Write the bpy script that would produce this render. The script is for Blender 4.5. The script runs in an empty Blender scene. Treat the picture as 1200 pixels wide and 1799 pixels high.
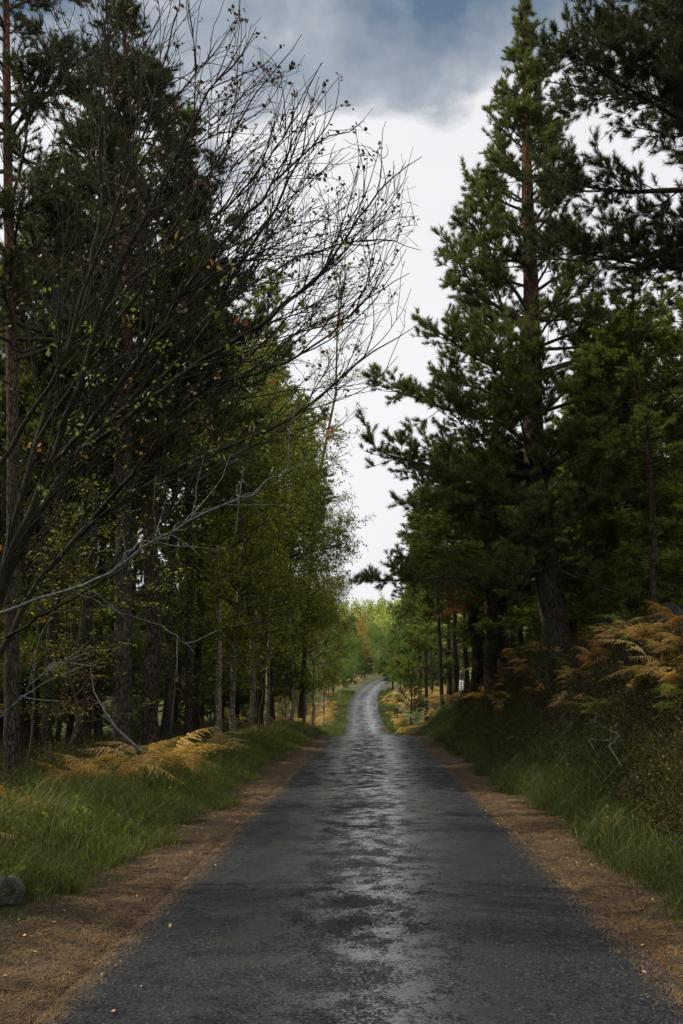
import bpy, math
import numpy as np
from mathutils import Matrix, Vector

# ------------------------------------------------------------------ camera, sky, sun, exposure
S = bpy.context.scene
COL = S.collection
CAM_Z = 1.6
PITCH, YAW, FPX = math.radians(10.4), math.radians(1.8), 1749.0
cam_d = bpy.data.cameras.new('camera'); cam = bpy.data.objects.new('camera', cam_d); COL.objects.link(cam)
cam.location = (0, 0, CAM_Z); cam.rotation_euler = (math.pi/2 + PITCH, 0, YAW)
cam_d.sensor_fit = 'VERTICAL'; cam_d.sensor_height = 36; cam_d.lens = 35
cam_d.clip_start = 0.05; cam_d.clip_end = 9000
S.camera = cam
CM = np.array(cam.rotation_euler.to_matrix())

SUN_EL, SUN_AZ = math.radians(40), math.radians(-82)      # azimuth measured from +y towards +x
world = bpy.data.worlds.new("World"); S.world = world; world.use_nodes = True
wt = world.node_tree; wt.nodes.clear()
def N(t, typ, **kw):
    n = t.nodes.new(typ)
    for k, v in kw.items():
        if k == 'ins':
            for a, b in v.items(): n.inputs[a].default_value = b
        else: setattr(n, k, v)
    return n
def L(t, a, b): t.links.new(a, b)
def ramp(t, fac, stops, interp='LINEAR'):
    r = t.nodes.new('ShaderNodeValToRGB'); e = r.color_ramp.elements; r.color_ramp.interpolation = interp
    while len(e) < len(stops): e.new(0.5)
    for el, (p, c) in zip(e, stops):
        el.position = p; el.color = (c, c, c, 1) if isinstance(c, (int, float)) else (*c, 1)
    L(t, fac, r.inputs[0]); return r.outputs[0]
def math_(t, op, a, b=None, c=None, clamp=False):
    n = t.nodes.new('ShaderNodeMath'); n.operation = op; n.use_clamp = clamp
    for i, v in enumerate((a, b, c)):
        if v is None: continue
        if isinstance(v, (int, float)): n.inputs[i].default_value = v
        else: L(t, v, n.inputs[i])
    return n.outputs[0]
def mix(t, fac, a, b, blend='MIX'):
    n = t.nodes.new('ShaderNodeMix'); n.data_type = 'RGBA'; n.blend_type = blend
    for sock, v in ((n.inputs[0], fac), (n.inputs[6], a), (n.inputs[7], b)):
        if isinstance(v, (int, float)): sock.default_value = v
        elif isinstance(v, tuple): sock.default_value = (*v, 1)
        else: L(t, v, sock)
    return n.outputs[2]
sky = N(wt, 'ShaderNodeTexSky', sky_type='NISHITA', sun_disc=False, sun_elevation=SUN_EL, sun_rotation=SUN_AZ, air_density=1.2, dust_density=2.0)
tc = N(wt, 'ShaderNodeTexCoord')
sep = N(wt, 'ShaderNodeSeparateXYZ'); L(wt, tc.outputs['Generated'], sep.inputs[0])
mp = N(wt, 'ShaderNodeMapping'); mp.inputs['Scale'].default_value = (1.6, 1.6, 2.6); L(wt, tc.outputs['Generated'], mp.inputs[0])
n1 = N(wt, 'ShaderNodeTexNoise', ins={'Scale': 2.6, 'Detail': 9.0, 'Roughness': 0.55, 'Distortion': 0.25}); L(wt, mp.outputs[0], n1.inputs['Vector'])
n2 = N(wt, 'ShaderNodeTexNoise', ins={'Scale': 1.1, 'Detail': 5.0, 'Roughness': 0.5}); L(wt, mp.outputs[0], n2.inputs['Vector'])
hgt = math_(wt, 'ADD', sep.outputs[2], math_(wt, 'MULTIPLY', math_(wt, 'SUBTRACT', n1.outputs[0], 0.5), 0.44))
hgt = math_(wt, 'ADD', hgt, math_(wt, 'MULTIPLY', math_(wt, 'SUBTRACT', n2.outputs[0], 0.5), 0.25))
f_dark = ramp(wt, hgt, [(0.525, 0.0), (0.560, 0.6), (0.64, 1.0)])
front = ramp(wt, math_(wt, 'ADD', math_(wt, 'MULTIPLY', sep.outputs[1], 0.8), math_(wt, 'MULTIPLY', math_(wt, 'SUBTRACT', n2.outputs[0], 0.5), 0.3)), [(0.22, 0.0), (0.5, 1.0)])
f_dark = math_(wt, 'MULTIPLY', f_dark, front)
top = mix(wt, n1.outputs[0], (0.52, 0.92, 1.48), (1.05, 1.6, 2.25))
low = mix(wt, n2.outputs[0], (5.7, 5.75, 5.95), (7.5, 7.4, 7.4))
# unseen cloud overhead, beside and behind is brightened to lift the foliage
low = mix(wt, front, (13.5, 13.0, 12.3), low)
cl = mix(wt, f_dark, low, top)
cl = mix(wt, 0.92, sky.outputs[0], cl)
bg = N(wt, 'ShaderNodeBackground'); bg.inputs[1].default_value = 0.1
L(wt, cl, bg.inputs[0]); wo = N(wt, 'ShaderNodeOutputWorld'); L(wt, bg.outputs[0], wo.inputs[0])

sl = bpy.data.lights.new('sun', 'SUN'); sl.energy = 3.6; sl.angle = math.radians(0.8); sl.color = (1.0, 0.84, 0.60)
sun = bpy.data.objects.new('sun', sl); COL.objects.link(sun)
sd = Vector((math.sin(SUN_AZ)*math.cos(SUN_EL), math.cos(SUN_AZ)*math.cos(SUN_EL), math.sin(SUN_EL)))
sun.rotation_euler = sd.to_track_quat('Z', 'Y').to_euler()
S.view_settings.view_transform = 'Standard'; S.view_settings.look = 'None'
S.view_settings.exposure = 0.5; S.view_settings.gamma = 1.0
S.render.engine = 'CYCLES'; S.cycles.max_bounces = 6; S.cycles.diffuse_bounces = 4; S.cycles.transmission_bounces = 3
S.cycles.glossy_bounces = 2; S.cycles.transparent_max_bounces = 4; S.cycles.use_denoising = True

# ------------------------------------------------------------------ helpers
def pix(px, py, Y):
    """world point on the plane y = Y that the photograph shows at pixel (px, py)"""
    d = CM @ np.array([(px-600)/FPX, (899.5-py)/FPX, -1.0])
    return np.array([0, 0, CAM_Z]) + d*(Y/d[1])
def fr(v): return v - np.floor(v)
def hash2(i, j, s): return fr(np.sin(i*127.1 + j*311.7 + s*74.7)*43758.5453)
def vnoise(x, y, s=0):
    x = np.asarray(x, float); y = np.asarray(y, float)
    i, j = np.floor(x), np.floor(y); a, b = x-i, y-j
    a, b = a*a*(3-2*a), b*b*(3-2*b)
    return (hash2(i, j, s)*(1-a) + hash2(i+1, j, s)*a)*(1-b) + (hash2(i, j+1, s)*(1-a) + hash2(i+1, j+1, s)*a)*b
def fbm(x, y, s=0, o=4):
    v, a = 0, 0.5
    for k in range(o):
        v = v + a*(vnoise(x*2**k, y*2**k, s+k)-0.5); a *= 0.5
    return v
def sstep(a, b, x):
    t = np.clip((np.asarray(x, float)-a)/(b-a), 0, 1); return t*t*(3-2*t)
def nrm(v): return v/np.maximum(np.linalg.norm(v, axis=-1, keepdims=True), 1e-9)

class Geo:
    def __init__(s): s.v = []; s.f = []; s.n = 0
    def add(s, v, f, m=0):
        v = np.asarray(v, float).reshape(-1, 3); f = np.asarray(f, np.int64)
        if len(v) == 0 or len(f) == 0: return
        s.v.append(v); s.f.append((f + s.n, m)); s.n += len(v)
    def tubes(s, pts, rad, sides=5, m=0):
        """pts (M,K,3), rad (M,K)"""
        pts = np.asarray(pts, float); rad = np.asarray(rad, float)
        if pts.ndim == 2: pts = pts[None]; rad = rad[None]
        M, K, _ = pts.shape
        if M == 0: return
        t = np.empty_like(pts); t[:, 1:-1] = pts[:, 2:]-pts[:, :-2]; t[:, 0] = pts[:, 1]-pts[:, 0]; t[:, -1] = pts[:, -1]-pts[:, -2]
        t = nrm(t); ref = np.where(np.abs(nrm(pts[:, -1]-pts[:, 0])[:, None, 2:3]) > 0.8, np.array([1., 0.13, 0]), np.array([0.1, 0.07, 1.0]))
        a = nrm(np.cross(t, ref)); b = np.cross(t, a)
        an = np.arange(sides)*2*math.pi/sides
        v = pts[:, :, None] + rad[:, :, None, None]*(a[:, :, None]*np.cos(an)[None, None, :, None] + b[:, :, None]*np.sin(an)[None, None, :, None])
        idx = np.arange(M*K*sides).reshape(M, K, sides); nx = np.roll(idx, -1, axis=2)
        f = np.stack([idx[:, :-1], nx[:, :-1], nx[:, 1:], idx[:, 1:]], -1).reshape(-1, 4)
        s.add(v, f, m)
    def mesh(s, name, mats, smooth=True):
        me = bpy.data.meshes.new(name)
        if s.n:
            v = np.concatenate(s.v); me.vertices.add(len(v)); me.vertices.foreach_set('co', v.astype(np.float32).ravel())
            lv = np.concatenate([f.ravel() for f, _ in s.f]); sz = np.concatenate([np.full(len(f), f.shape[1]) for f, _ in s.f])
            mi = np.concatenate([np.full(len(f), m) for f, m in s.f])
            me.loops.add(len(lv)); me.loops.foreach_set('vertex_index', lv.astype(np.int32))
            me.polygons.add(len(sz)); st = np.concatenate([[0], np.cumsum(sz)[:-1]])
            me.polygons.foreach_set('loop_start', st.astype(np.int32)); me.polygons.foreach_set('material_index', mi.astype(np.int32))
            me.polygons.foreach_set('use_smooth', np.full(len(sz), smooth))
            me.update(calc_edges=True)
        for m in (mats if isinstance(mats, (list, tuple)) else [mats]): me.materials.append(m)
        return me
def link(name, data, parent=None, color=None, loc=None, rot=None, scale=None):
    o = bpy.data.objects.new(name, data); COL.objects.link(o)
    if parent is not None: o.parent = parent
    if color is not None: o.color = (*color, 1)
    if loc is not None: o.location = [float(a) for a in loc]
    if rot is not None: o.rotation_euler = rot
    if scale is not None: o.scale = (scale,)*3 if isinstance(scale, (int, float)) else scale
    return o
def tag(o, label=None, cat=None, group=None, kind=None):
    for k, v in (('label', label), ('category', cat), ('group', group), ('kind', kind)):
        if v: o[k] = v
    return o

# ------------------------------------------------------------------ materials
def mat(name):
    m = bpy.data.materials.new(name); m.use_nodes = True; t = m.node_tree; t.nodes.clear()
    return m, t, N(t, 'ShaderNodeOutputMaterial')
def noise(t, scale, detail=3, vec=None, rough=0.5):
    n = N(t, 'ShaderNodeTexNoise', ins={'Scale': scale, 'Detail': detail, 'Roughness': rough})
    if vec is None: vec = N(t, 'ShaderNodeTexCoord').outputs['Object']
    L(t, vec, n.inputs['Vector']); return n.outputs[0]
def foliage(name, hue_var=0.5, trans=0.35, alt=(0.12, 0.10, 0.02), nscale=0.9, rough=0.55, spec=0.25):
    """base colour comes from the object's colour; clumps vary towards alt"""
    m, t, out = mat(name)
    oi = N(t, 'ShaderNodeObjectInfo'); g = N(t, 'ShaderNodeNewGeometry')
    rnd = g.outputs['Random Per Island']
    nz = noise(t, nscale, 2)
    base = mix(t, ramp(t, nz, [(0.35, 0.0), (0.7, hue_var)]), oi.outputs['Color'], alt)
    val = math_(t, 'ADD', math_(t, 'MULTIPLY', math_(t, 'MULTIPLY', rnd, rnd), 1.3), 0.5)
    cc = N(t, 'ShaderNodeCombineXYZ'); [L(t, val, cc.inputs[i]) for i in range(3)]
    col = mix(t, 1.0, base, cc.outputs[0], 'MULTIPLY')
    p = N(t, 'ShaderNodeBsdfPrincipled'); L(t, col, p.inputs['Base Color']); p.inputs['Roughness'].default_value = rough
    p.inputs['Specular IOR Level'].default_value = spec
    tr = N(t, 'ShaderNodeBsdfTranslucent'); L(t, mix(t, 1.0, col, (1.3, 1.4, 0.7), 'MULTIPLY'), tr.inputs[0])
    ms = N(t, 'ShaderNodeMixShader'); ms.inputs[0].default_value = trans
    L(t, p.outputs[0], ms.inputs[1]); L(t, tr.outputs[0], ms.inputs[2]); L(t, ms.outputs[0], out.inputs[0])
    return m
M_needle = foliage('pine_needles_material', 0.35, 0.38, (0.075, 0.085, 0.018))
M_leaf = foliage('leaf_material', 0.5, 0.45, (0.11, 0.105, 0.018), 1.3, 0.6, 0.15)
M_bracken = foliage('bracken_material', 0.4, 0.35, (0.22, 0.11, 0.03), 3.0, 0.7, 0.15)
def dry_tips(m):
    t = m.node_tree; p = next(n for n in t.nodes if n.type == 'BSDF_PRINCIPLED'); lk = p.inputs['Base Color'].links[0].from_socket; g = N(t, 'ShaderNodeNewGeometry')
    c = mix(t, ramp(t, g.outputs['Random Per Island'], [(0.90, 0.0), (0.93, 0.9)]), lk, (0.22, 0.17, 0.07)); L(t, c, p.inputs['Base Color']); return m
M_grass = foliage('grass_material', 0.6, 0.4, (0.085, 0.10, 0.03), 0.7, 0.5, 0.3)
dry_tips(M_grass)
def bark(name, c1, c2, c3, vscale=(9, 9, 1.6), bump=0.6, moss=None, low=None):
    m, t, out = mat(name)
    tcn = N(t, 'ShaderNodeTexCoord'); mpn = N(t, 'ShaderNodeMapping'); mpn.inputs['Scale'].default_value = vscale
    L(t, tcn.outputs['Object'], mpn.inputs[0])
    wn = N(t, 'ShaderNodeTexNoise', ins={'Scale': 1.4, 'Detail': 4.0}); L(t, mpn.outputs[0], wn.inputs['Vector'])
    va = N(t, 'ShaderNodeVectorMath', operation='MULTIPLY_ADD'); L(t, wn.outputs['Color'], va.inputs[0]); va.inputs[1].default_value = (1.4, 1.4, 1.4); L(t, mpn.outputs[0], va.inputs[2])
    vo = N(t, 'ShaderNodeTexVoronoi', feature='DISTANCE_TO_EDGE', ins={'Scale': 1.6}); L(t, va.outputs[0], vo.inputs['Vector'])
    nz = noise(t, 3.5, 6, mpn.outputs[0], 0.65)
    crack = ramp(t, math_(t, 'ADD', vo.outputs['Distance'], math_(t, 'MULTIPLY', math_(t, 'SUBTRACT', nz, 0.5), 0.3)), [(0.0, 0.0), (0.16, 1.0)])
    col = mix(t, crack, c1, mix(t, ramp(t, nz, [(0.35, 0.0), (0.65, 1.0)]), c2, c3))
    if low:   # the upper trunk of a Scots pine is orange, its foot grey
        sz = N(t, 'ShaderNodeSeparateXYZ'); L(t, tcn.outputs['Object'], sz.inputs[0])
        col = mix(t, math_(t, 'MULTIPLY', ramp(t, math_(t, 'MULTIPLY', sz.outputs[2], 0.05), [(0.25, 0.0), (0.5, 0.8)]), crack), col, low)
    if moss:
        col = mix(t, ramp(t, noise(t, 2.0, 5), [(0.5, 0.0), (0.62, 0.7)]), col, moss)
    p = N(t, 'ShaderNodeBsdfPrincipled'); L(t, col, p.inputs['Base Color']); p.inputs['Roughness'].default_value = 0.9; p.inputs['Specular IOR Level'].default_value = 0.15
    b = N(t, 'ShaderNodeBump', ins={'Strength': bump, 'Distance': 0.03}); L(t, math_(t, 'ADD', crack, math_(t, 'MULTIPLY', nz, 0.6)), b.inputs['Height'])
    L(t, b.outputs[0], p.inputs['Normal']); L(t, p.outputs[0], out.inputs[0]); return m
M_pinebark = bark('pine_bark', (0.009, 0.007, 0.006), (0.038, 0.029, 0.023), (0.075, 0.060, 0.048), (13, 13, 3.6), 0.8, (0.03, 0.034, 0.016), (0.13, 0.056, 0.03))
M_limb = bark('limb_bark', (0.02, 0.016, 0.013), (0.05, 0.04, 0.03), (0.085, 0.07, 0.055), (14, 14, 8), 0.4)
M_rowan = bark('rowan_bark', (0.008, 0.0075, 0.006), (0.017, 0.015, 0.011), (0.028, 0.026, 0.018), (16, 16, 16), 0.4, (0.030, 0.031, 0.014))
M_pale = bark('lichen_bark', (0.035, 0.036, 0.036), (0.09, 0.097, 0.10), (0.15, 0.157, 0.16), (18, 18, 18), 0.3)
M_birch = bark('birch_bark', (0.03, 0.025, 0.02), (0.20, 0.17, 0.13), (0.40, 0.35, 0.28), (5, 5, 9), 0.3, (0.05, 0.045, 0.03))

def ground_mat():
    m, t, out = mat('ground_material')
    at = N(t, 'ShaderNodeAttribute', attribute_name='lateral'); tcn = N(t, 'ShaderNodeTexCoord'); V = tcn.outputs['Object']
    nb = noise(t, 2.3, 5, V); nf = noise(t, 45, 6, V, 0.7); nm = noise(t, 9, 5, V, 0.65)
    au = math_(t, 'ABSOLUTE', at.outputs['Fac'])
    au = math_(t, 'ADD', au, math_(t, 'MULTIPLY', math_(t, 'SUBTRACT', nb, 0.5), 0.9))
    sy0 = N(t, 'ShaderNodeSeparateXYZ'); L(t, V, sy0.inputs[0]); au = math_(t, 'ADD', au, ramp(t, math_(t, 'MULTIPLY', sy0.outputs[1], 0.01), [(0.45, 0.0), (0.7, 0.8)]))
    strip = ramp(t, math_(t, 'MULTIPLY', au, 0.1), [(0.225, 1.0), (0.262, 0.0)])
    needle = mix(t, ramp(t, nf, [(0.38, 0.0), (0.62, 1.0)]), (0.035, 0.021, 0.011), (0.13, 0.078, 0.034))
    needle = mix(t, ramp(t, nm, [(0.42, 0.95), (0.56, 0.0)]), needle, (0.020, 0.013, 0.008))
    soil = mix(t, ramp(t, nm, [(0.4, 0.0), (0.62, 1.0)]), (0.014, 0.012, 0.008), (0.055, 0.040, 0.022))
    moss = mix(t, ramp(t, nf, [(0.4, 0.0), (0.6, 1.0)]), (0.018, 0.026, 0.008), (0.05, 0.07, 0.02))
    outer = ramp(t, math_(t, 'MULTIPLY', math_(t, 'ADD', au, math_(t, 'MULTIPLY', math_(t, 'SUBTRACT', nm, 0.5), 0.8)), 0.1), [(0.195, 0.0), (0.225, 0.8)])
    needle = mix(t, outer, needle, (0.028, 0.018, 0.010))
    wood = mix(t, ramp(t, nb, [(0.42, 0.0), (0.6, 1.0)]), soil, moss)
    sy = N(t, 'ShaderNodeSeparateXYZ'); L(t, V, sy.inputs[0])
    far = ramp(t, math_(t, 'MULTIPLY', sy.outputs[1], 0.002), [(0.12, 0.0), (0.2, 0.8)])
    wood = mix(t, far, wood, mix(t, nb, (0.035, 0.055, 0.02), (0.08, 0.07, 0.03)))
    col = mix(t, strip, wood, needle)
    p = N(t, 'ShaderNodeBsdfPrincipled'); L(t, col, p.inputs['Base Color']); p.inputs['Roughness'].default_value = 0.9; p.inputs['Specular IOR Level'].default_value = 0.2
    b = N(t, 'ShaderNodeBump', ins={'Strength': 0.9, 'Distance': 0.03}); L(t, math_(t, 'ADD', nf, math_(t, 'MULTIPLY', nm, 1.5)), b.inputs['Height'])
    L(t, b.outputs[0], p.inputs['Normal']); L(t, p.outputs[0], out.inputs[0]); return m
def road_mat():
    m, t, out = mat('road_material')
    at = N(t, 'ShaderNodeAttribute', attribute_name='lateral'); u = at.outputs['Fac']; V = N(t, 'ShaderNodeTexCoord').outputs['Object']
    def band(c, w):
        d = math_(t, 'DIVIDE', math_(t, 'SUBTRACT', u, c), w); d = math_(t, 'MULTIPLY', d, d)
        return math_(t, 'EXPONENT', math_(t, 'MULTIPLY', d, -1.0))
    track = math_(t, 'MAXIMUM', band(0.55, 0.42), math_(t, 'MULTIPLY', band(-0.90, 0.36), 0.8))
    mp2 = N(t, 'ShaderNodeMapping'); mp2.inputs['Scale'].default_value = (1.0, 0.75, 1.0); L(t, V, mp2.inputs[0])
    patch = noise(t, 3.2, 9, mp2.outputs[0], 0.72); big = noise(t, 0.55, 3, V)
    chip = N(t, 'ShaderNodeTexVoronoi', ins={'Scale': 70.0, 'Randomness': 1.0}); L(t, V, chip.inputs['Vector'])
    cr = N(t, 'ShaderNodeSeparateColor'); L(t, chip.outputs['Color'], cr.inputs[0])
    worn = math_(t, 'ADD', math_(t, 'ADD', math_(t, 'MULTIPLY', track, 0.16), math_(t, 'MULTIPLY', math_(t, 'SUBTRACT', patch, 0.5), 1.7)), math_(t, 'MULTIPLY', math_(t, 'SUBTRACT', big, 0.5), 0.35))
    worn = math_(t, 'ADD', worn, math_(t, 'MULTIPLY', math_(t, 'SUBTRACT', cr.outputs[2], 0.5), 0.34))
    worn = ramp(t, worn, [(0.01, 0.0), (0.20, 1.0)])
    base = mix(t, cr.outputs[0], (0.004, 0.005, 0.0075), (0.024, 0.028, 0.037))
    base = mix(t, ramp(t, cr.outputs[1], [(0.95, 0.0), (0.99, 1.0)]), base, (0.06, 0.06, 0.06))
    # needles blown over the two edges
    ed = math_(t, 'ADD', math_(t, 'ABSOLUTE', u), math_(t, 'MULTIPLY', math_(t, 'SUBTRACT', noise(t, 5, 7, V, 0.75), 0.5), 0.45))
    edge = ramp(t, math_(t, 'MULTIPLY', ed, 0.5), [(0.85, 0.0), (0.895, 0.9)])
    base = mix(t, edge, base, mix(t, noise(t, 60, 3, V), (0.10, 0.06, 0.03), (0.30, 0.18, 0.08)))
    p = N(t, 'ShaderNodeBsdfPrincipled'); L(t, base, p.inputs['Base Color'])
    L(t, math_(t, 'ADD', math_(t, 'MULTIPLY', worn, -0.38), 0.78), p.inputs['Roughness'])
    L(t, math_(t, 'ADD', math_(t, 'MULTIPLY', worn, 0.85), 0.1), p.inputs['Specular IOR Level'])
    L(t, math_(t, 'MULTIPLY', worn, 0.9), p.inputs['Coat Weight']); p.inputs['Coat Roughness'].default_value = 0.23   # a thin wet film on the worn patches
    b = N(t, 'ShaderNodeBump', ins={'Distance': 0.006}); L(t, chip.outputs['Distance'], b.inputs['Height'])
    L(t, math_(t, 'ADD', math_(t, 'MULTIPLY', worn, -0.50), 0.62), b.inputs['Strength'])
    L(t, b.outputs[0], p.inputs['Normal']); L(t, p.outputs[0], out.inputs[0]); return m
def rock_mat(name='lichen_rock', k=1.0):
    m, t, out = mat(name)
    c = mix(t, ramp(t, noise(t, 7, 8, None, 0.7), [(0.4, 0.0), (0.62, 1.0)]), (0.035, 0.034, 0.030), (0.10, 0.097, 0.083))
    c = mix(t, ramp(t, noise(t, 22, 4), [(0.58, 0.0), (0.66, 1.0)]), c, (0.14, 0.145, 0.12))
    p = N(t, 'ShaderNodeBsdfPrincipled'); c = mix(t, 1.0, c, (k, k, k), 'MULTIPLY'); L(t, c, p.inputs['Base Color']); p.inputs['Roughness'].default_value = 0.9
    b = N(t, 'ShaderNodeBump', ins={'Strength': 0.8, 'Distance': 0.04}); L(t, noise(t, 18, 8, None, 0.7), b.inputs['Height']); L(t, b.outputs[0], p.inputs['Normal'])
    L(t, p.outputs[0], out.inputs[0]); return m
def plain(name, col, rough=0.6, var=0.2, metal=0.0, spec=0.5):
    m, t, out = mat(name)
    c = mix(t, noise(t, 12, 4), tuple(a*(1-var) for a in col), tuple(a*(1+var) for a in col))
    p = N(t, 'ShaderNodeBsdfPrincipled'); L(t, c, p.inputs['Base Color']); p.inputs['Roughness'].default_value = rough
    p.inputs['Metallic'].default_value = metal; p.inputs['Specular IOR Level'].default_value = spec
    L(t, p.outputs[0], out.inputs[0]); return m

# ------------------------------------------------------------------ terrain
_cx = ([-40, 45, 80, 105, 120, 150, 190, 230, 270, 330], [0, 0, -.55, -1.1, -1.2, .1, 2.1, 8, 20, 45])
_rz = ([-40, 36, 44, 55, 68, 80, 88, 106, 120, 150, 190, 240, 300, 420, 560, 900], [0, 0, -.08, -.65, -1.2, -1.05, -.7, .12, 1.2, 2.9, 4.4, 6.0, 11, 30, 45, 50])
def smooth_interp(y, tab, w=4.0):
    y = np.asarray(y, float); return (np.interp(y-w, *tab) + 2*np.interp(y, *tab) + np.interp(y+w, *tab))/4
def CX(y): return smooth_interp(y, _cx, 8)
def RZ(y): return smooth_interp(y, _rz, 3)
_zb = ([-20, 4, 12, 20, 30, 42, 60, 80, 110, 150, 200], [1.7, 1.9, 2.4, 2.6, 2.7, 2.3, 1.5, 1.0, 1.9, 4.6, 7.0])
def H(x, y):
    x = np.asarray(x, float); y = np.asarray(y, float); u = x-CX(y); r = RZ(y); au = np.abs(u)
    zr = np.where(y < 230, np.interp(y, *_zb), r+1.5)-r
    right = 0.10*sstep(2.2, 3.0, u) + zr*(sstep(2.6, 4.7, u)*0.93) + sstep(5, 30, u)*1.5
    left = 0.30*sstep(2.4, 3.6, -u)*sstep(-5, 5, 60-y+20) - 0.9*sstep(4.5, 14, -u) - 1.2*sstep(14, 40, -u)
    z = r + np.where(u > 0, right, left*np.where(y > 150, 0.3, 1.0))
    off = sstep(1.6, 2.5, au)
    z = z + off*(fbm(x*0.9, y*0.9, 3)*0.22 + fbm(x*3.7, y*3.7, 9)*0.07) + sstep(4, 9, au)*fbm(x*.25, y*.25, 5)*0.8
    z = z + .6*np.exp(-((x-7.3)**2+(y-79)**2)/22)
    z = z + sstep(240, 420, y)*fbm(x*.012, y*.012, 31)*18
    return z - 0.06*(1-sstep(1.60, 1.88, au))
def on_ground(px, py, up=0.35, lo=6.0, hi=60.0):
    Y = np.arange(lo, hi, 0.05); d = CM @ np.array([(px-600)/FPX, (899.5-py)/FPX, -1.0]); X = d[0]/d[1]*Y; Z = CAM_Z+d[2]/d[1]*Y
    hit = np.nonzero(Z < H(X, Y)+up)[0]; k = hit[0] if len(hit) else len(Y)-1; return float(X[k]), float(Y[k])
def geom(a, b, n, p): return a + (b-a)*np.linspace(0, 1, n)**p
U = np.concatenate([-geom(6, 420, 60, 2.6)[::-1], np.linspace(-6, -1.2, 66)[1:], np.linspace(-1.2, 1.2, 7)[1:-1], np.linspace(1.2, 6, 66)[:-1], geom(6, 420, 60, 2.6)])
YY = np.concatenate([np.linspace(-25, 2, 30)[:-1], np.linspace(2, 30, 300)[:-1], np.linspace(30, 130, 320)[:-1], geom(130, 1400, 150, 2.0)])
def grid_mesh(name, U, YY, zf, m, wob=0.0):
    y, u = np.meshgrid(YY, U, indexing='ij'); uu = u*(1+wob*fbm(y*1.9, np.sign(u)*7, 8, 5)); x = CX(y)+uu; z = zf(x, y, u)
    g = Geo(); idx = np.arange(y.size).reshape(y.shape)
    f = np.stack([idx[:-1, :-1], idx[:-1, 1:], idx[1:, 1:], idx[1:, :-1]], -1).reshape(-1, 4)
    g.add(np.stack([x, y, z], -1), f); me = g.mesh(name, m)
    a = me.attributes.new('lateral', 'FLOAT', 'POINT'); a.data.foreach_set('value', u.astype(np.float32).ravel())
    return me
M_ground = ground_mat(); M_road = road_mat()
tag(link('ground', grid_mesh('ground', U, YY, lambda x, y, u: H(x, y), M_ground)), kind='structure')
UR = np.linspace(-1.76, 1.84, 25)
def roadz(x, y, u): return RZ(y) + 0.02 - 0.012*u*u - 0.05*sstep(1.64, 1.82, np.abs(u)) + 0.006*fbm(x*1.3, y*1.3, 2)
YR = np.concatenate([np.linspace(-25, 45, 240)[:-1], np.linspace(45, 330, 300)])
tag(link('road', grid_mesh('road', UR, YR, roadz, M_road, 0.10)), kind='structure')

# ------------------------------------------------------------------ growing branches (all vectorised)
def grow(rng, p0, d0, ln, K, wig=0.12, up=0.0):
    """M branches of K points; up bends them towards +z (or down)"""
    M = len(p0); p = np.empty((M, K, 3)); p[:, 0] = p0; d = nrm(d0.copy()); st = (ln/(K-1))[:, None]
    upv = np.asarray(up, float)
    for k in range(1, K):
        d = d + rng.normal(0, wig, (M, 3)); d[:, 2] += upv if upv.ndim == 0 else upv
        d = nrm(d); p[:, k] = p[:, k-1] + d*st
    return p
def sprout(rng, P, ln, per_m, t0=0.2, t1=1.0, nmin=1, ang=(40, 65), flat=0.0):
    """children along the branches P: start, direction, parent index, t"""
    n = np.maximum(nmin, rng.poisson(np.maximum(ln*per_m, 0.01))); par = np.repeat(np.arange(len(P)), n)
    t = t0 + (t1-t0)*rng.random(len(par)); K = P.shape[1]
    s = t*(K-1); i = np.minimum(s.astype(int), K-2); fr_ = (s-i)[:, None]
    a, b = P[par, i], P[par, i+1]; st = a*(1-fr_)+b*fr_; tan = nrm(b-a)
    q = rng.normal(0, 1, (len(par), 3)); q[:, 2] *= (1-flat); q = nrm(q - (q*tan).sum(1, keepdims=True)*tan)
    th = np.radians(rng.uniform(*ang, len(par)))[:, None]
    return st, nrm(tan*np.cos(th) + q*np.sin(th)), par, t
def along(rng, P, n, t0=0.1):
    """n points per branch with the tangent there"""
    M, K, _ = P.shape; t = t0 + (1-t0)*(np.arange(n)[None] + rng.random((M, n)))/n
    s = t*(K-1); i = np.minimum(s.astype(int), K-2); f = (s-i)[..., None]
    m = np.arange(M)[:, None]; a, b = P[m, i], P[m, i+1]
    return (a*(1-f)+b*f).reshape(-1, 3), nrm(b-a).reshape(-1, 3)
def tufts(g, rng, pos, dr, n, ln, w, m=0, shoot=0.09):
    T = len(pos); 
    if T == 0: return
    s = rng.random((T, n, 1)); q = rng.normal(0, 1, (T, n, 3)); d = nrm(dr)[:, None]
    q = nrm(q - (q*d).sum(-1, keepdims=True)*d)
    dd = nrm(d*(0.45+0.8*s) + q*0.9); l = ln*rng.uniform(0.7, 1.15, (T, n, 1))*rng.uniform(0.6, 1.3, (T, 1, 1))
    base = pos[:, None] + d*s*shoot; side = nrm(np.cross(dd, rng.normal(0, 1, (T, n, 3))))*w*0.5
    v = np.stack([base-side, base+side, base+dd*l], 2).reshape(-1, 3)
    g.add(v, np.arange(len(v)).reshape(-1, 3), m)
def leaves(g, rng, pos, sz, n=1, spread=0.04, m=0, up=0.4):
    T = len(pos)*n
    if T == 0: return
    p = np.repeat(pos, n, 0) + rng.normal(0, spread, (T, 3))
    a = nrm(rng.normal(0, 1, (T, 3))); nz = rng.normal(0, 1, (T, 3)); nz[:, 2] += up; b = nrm(np.cross(a, nz))
    l = (sz*rng.uniform(0.6, 1.3, T))[:, None]
    v = np.stack([p, p+a*l*0.5+b*l*0.36, p+a*l, p+a*l*0.5-b*l*0.36], 1).reshape(-1, 3)
    g.add(v, np.arange(len(v)).reshape(-1, 4), m)
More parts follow.
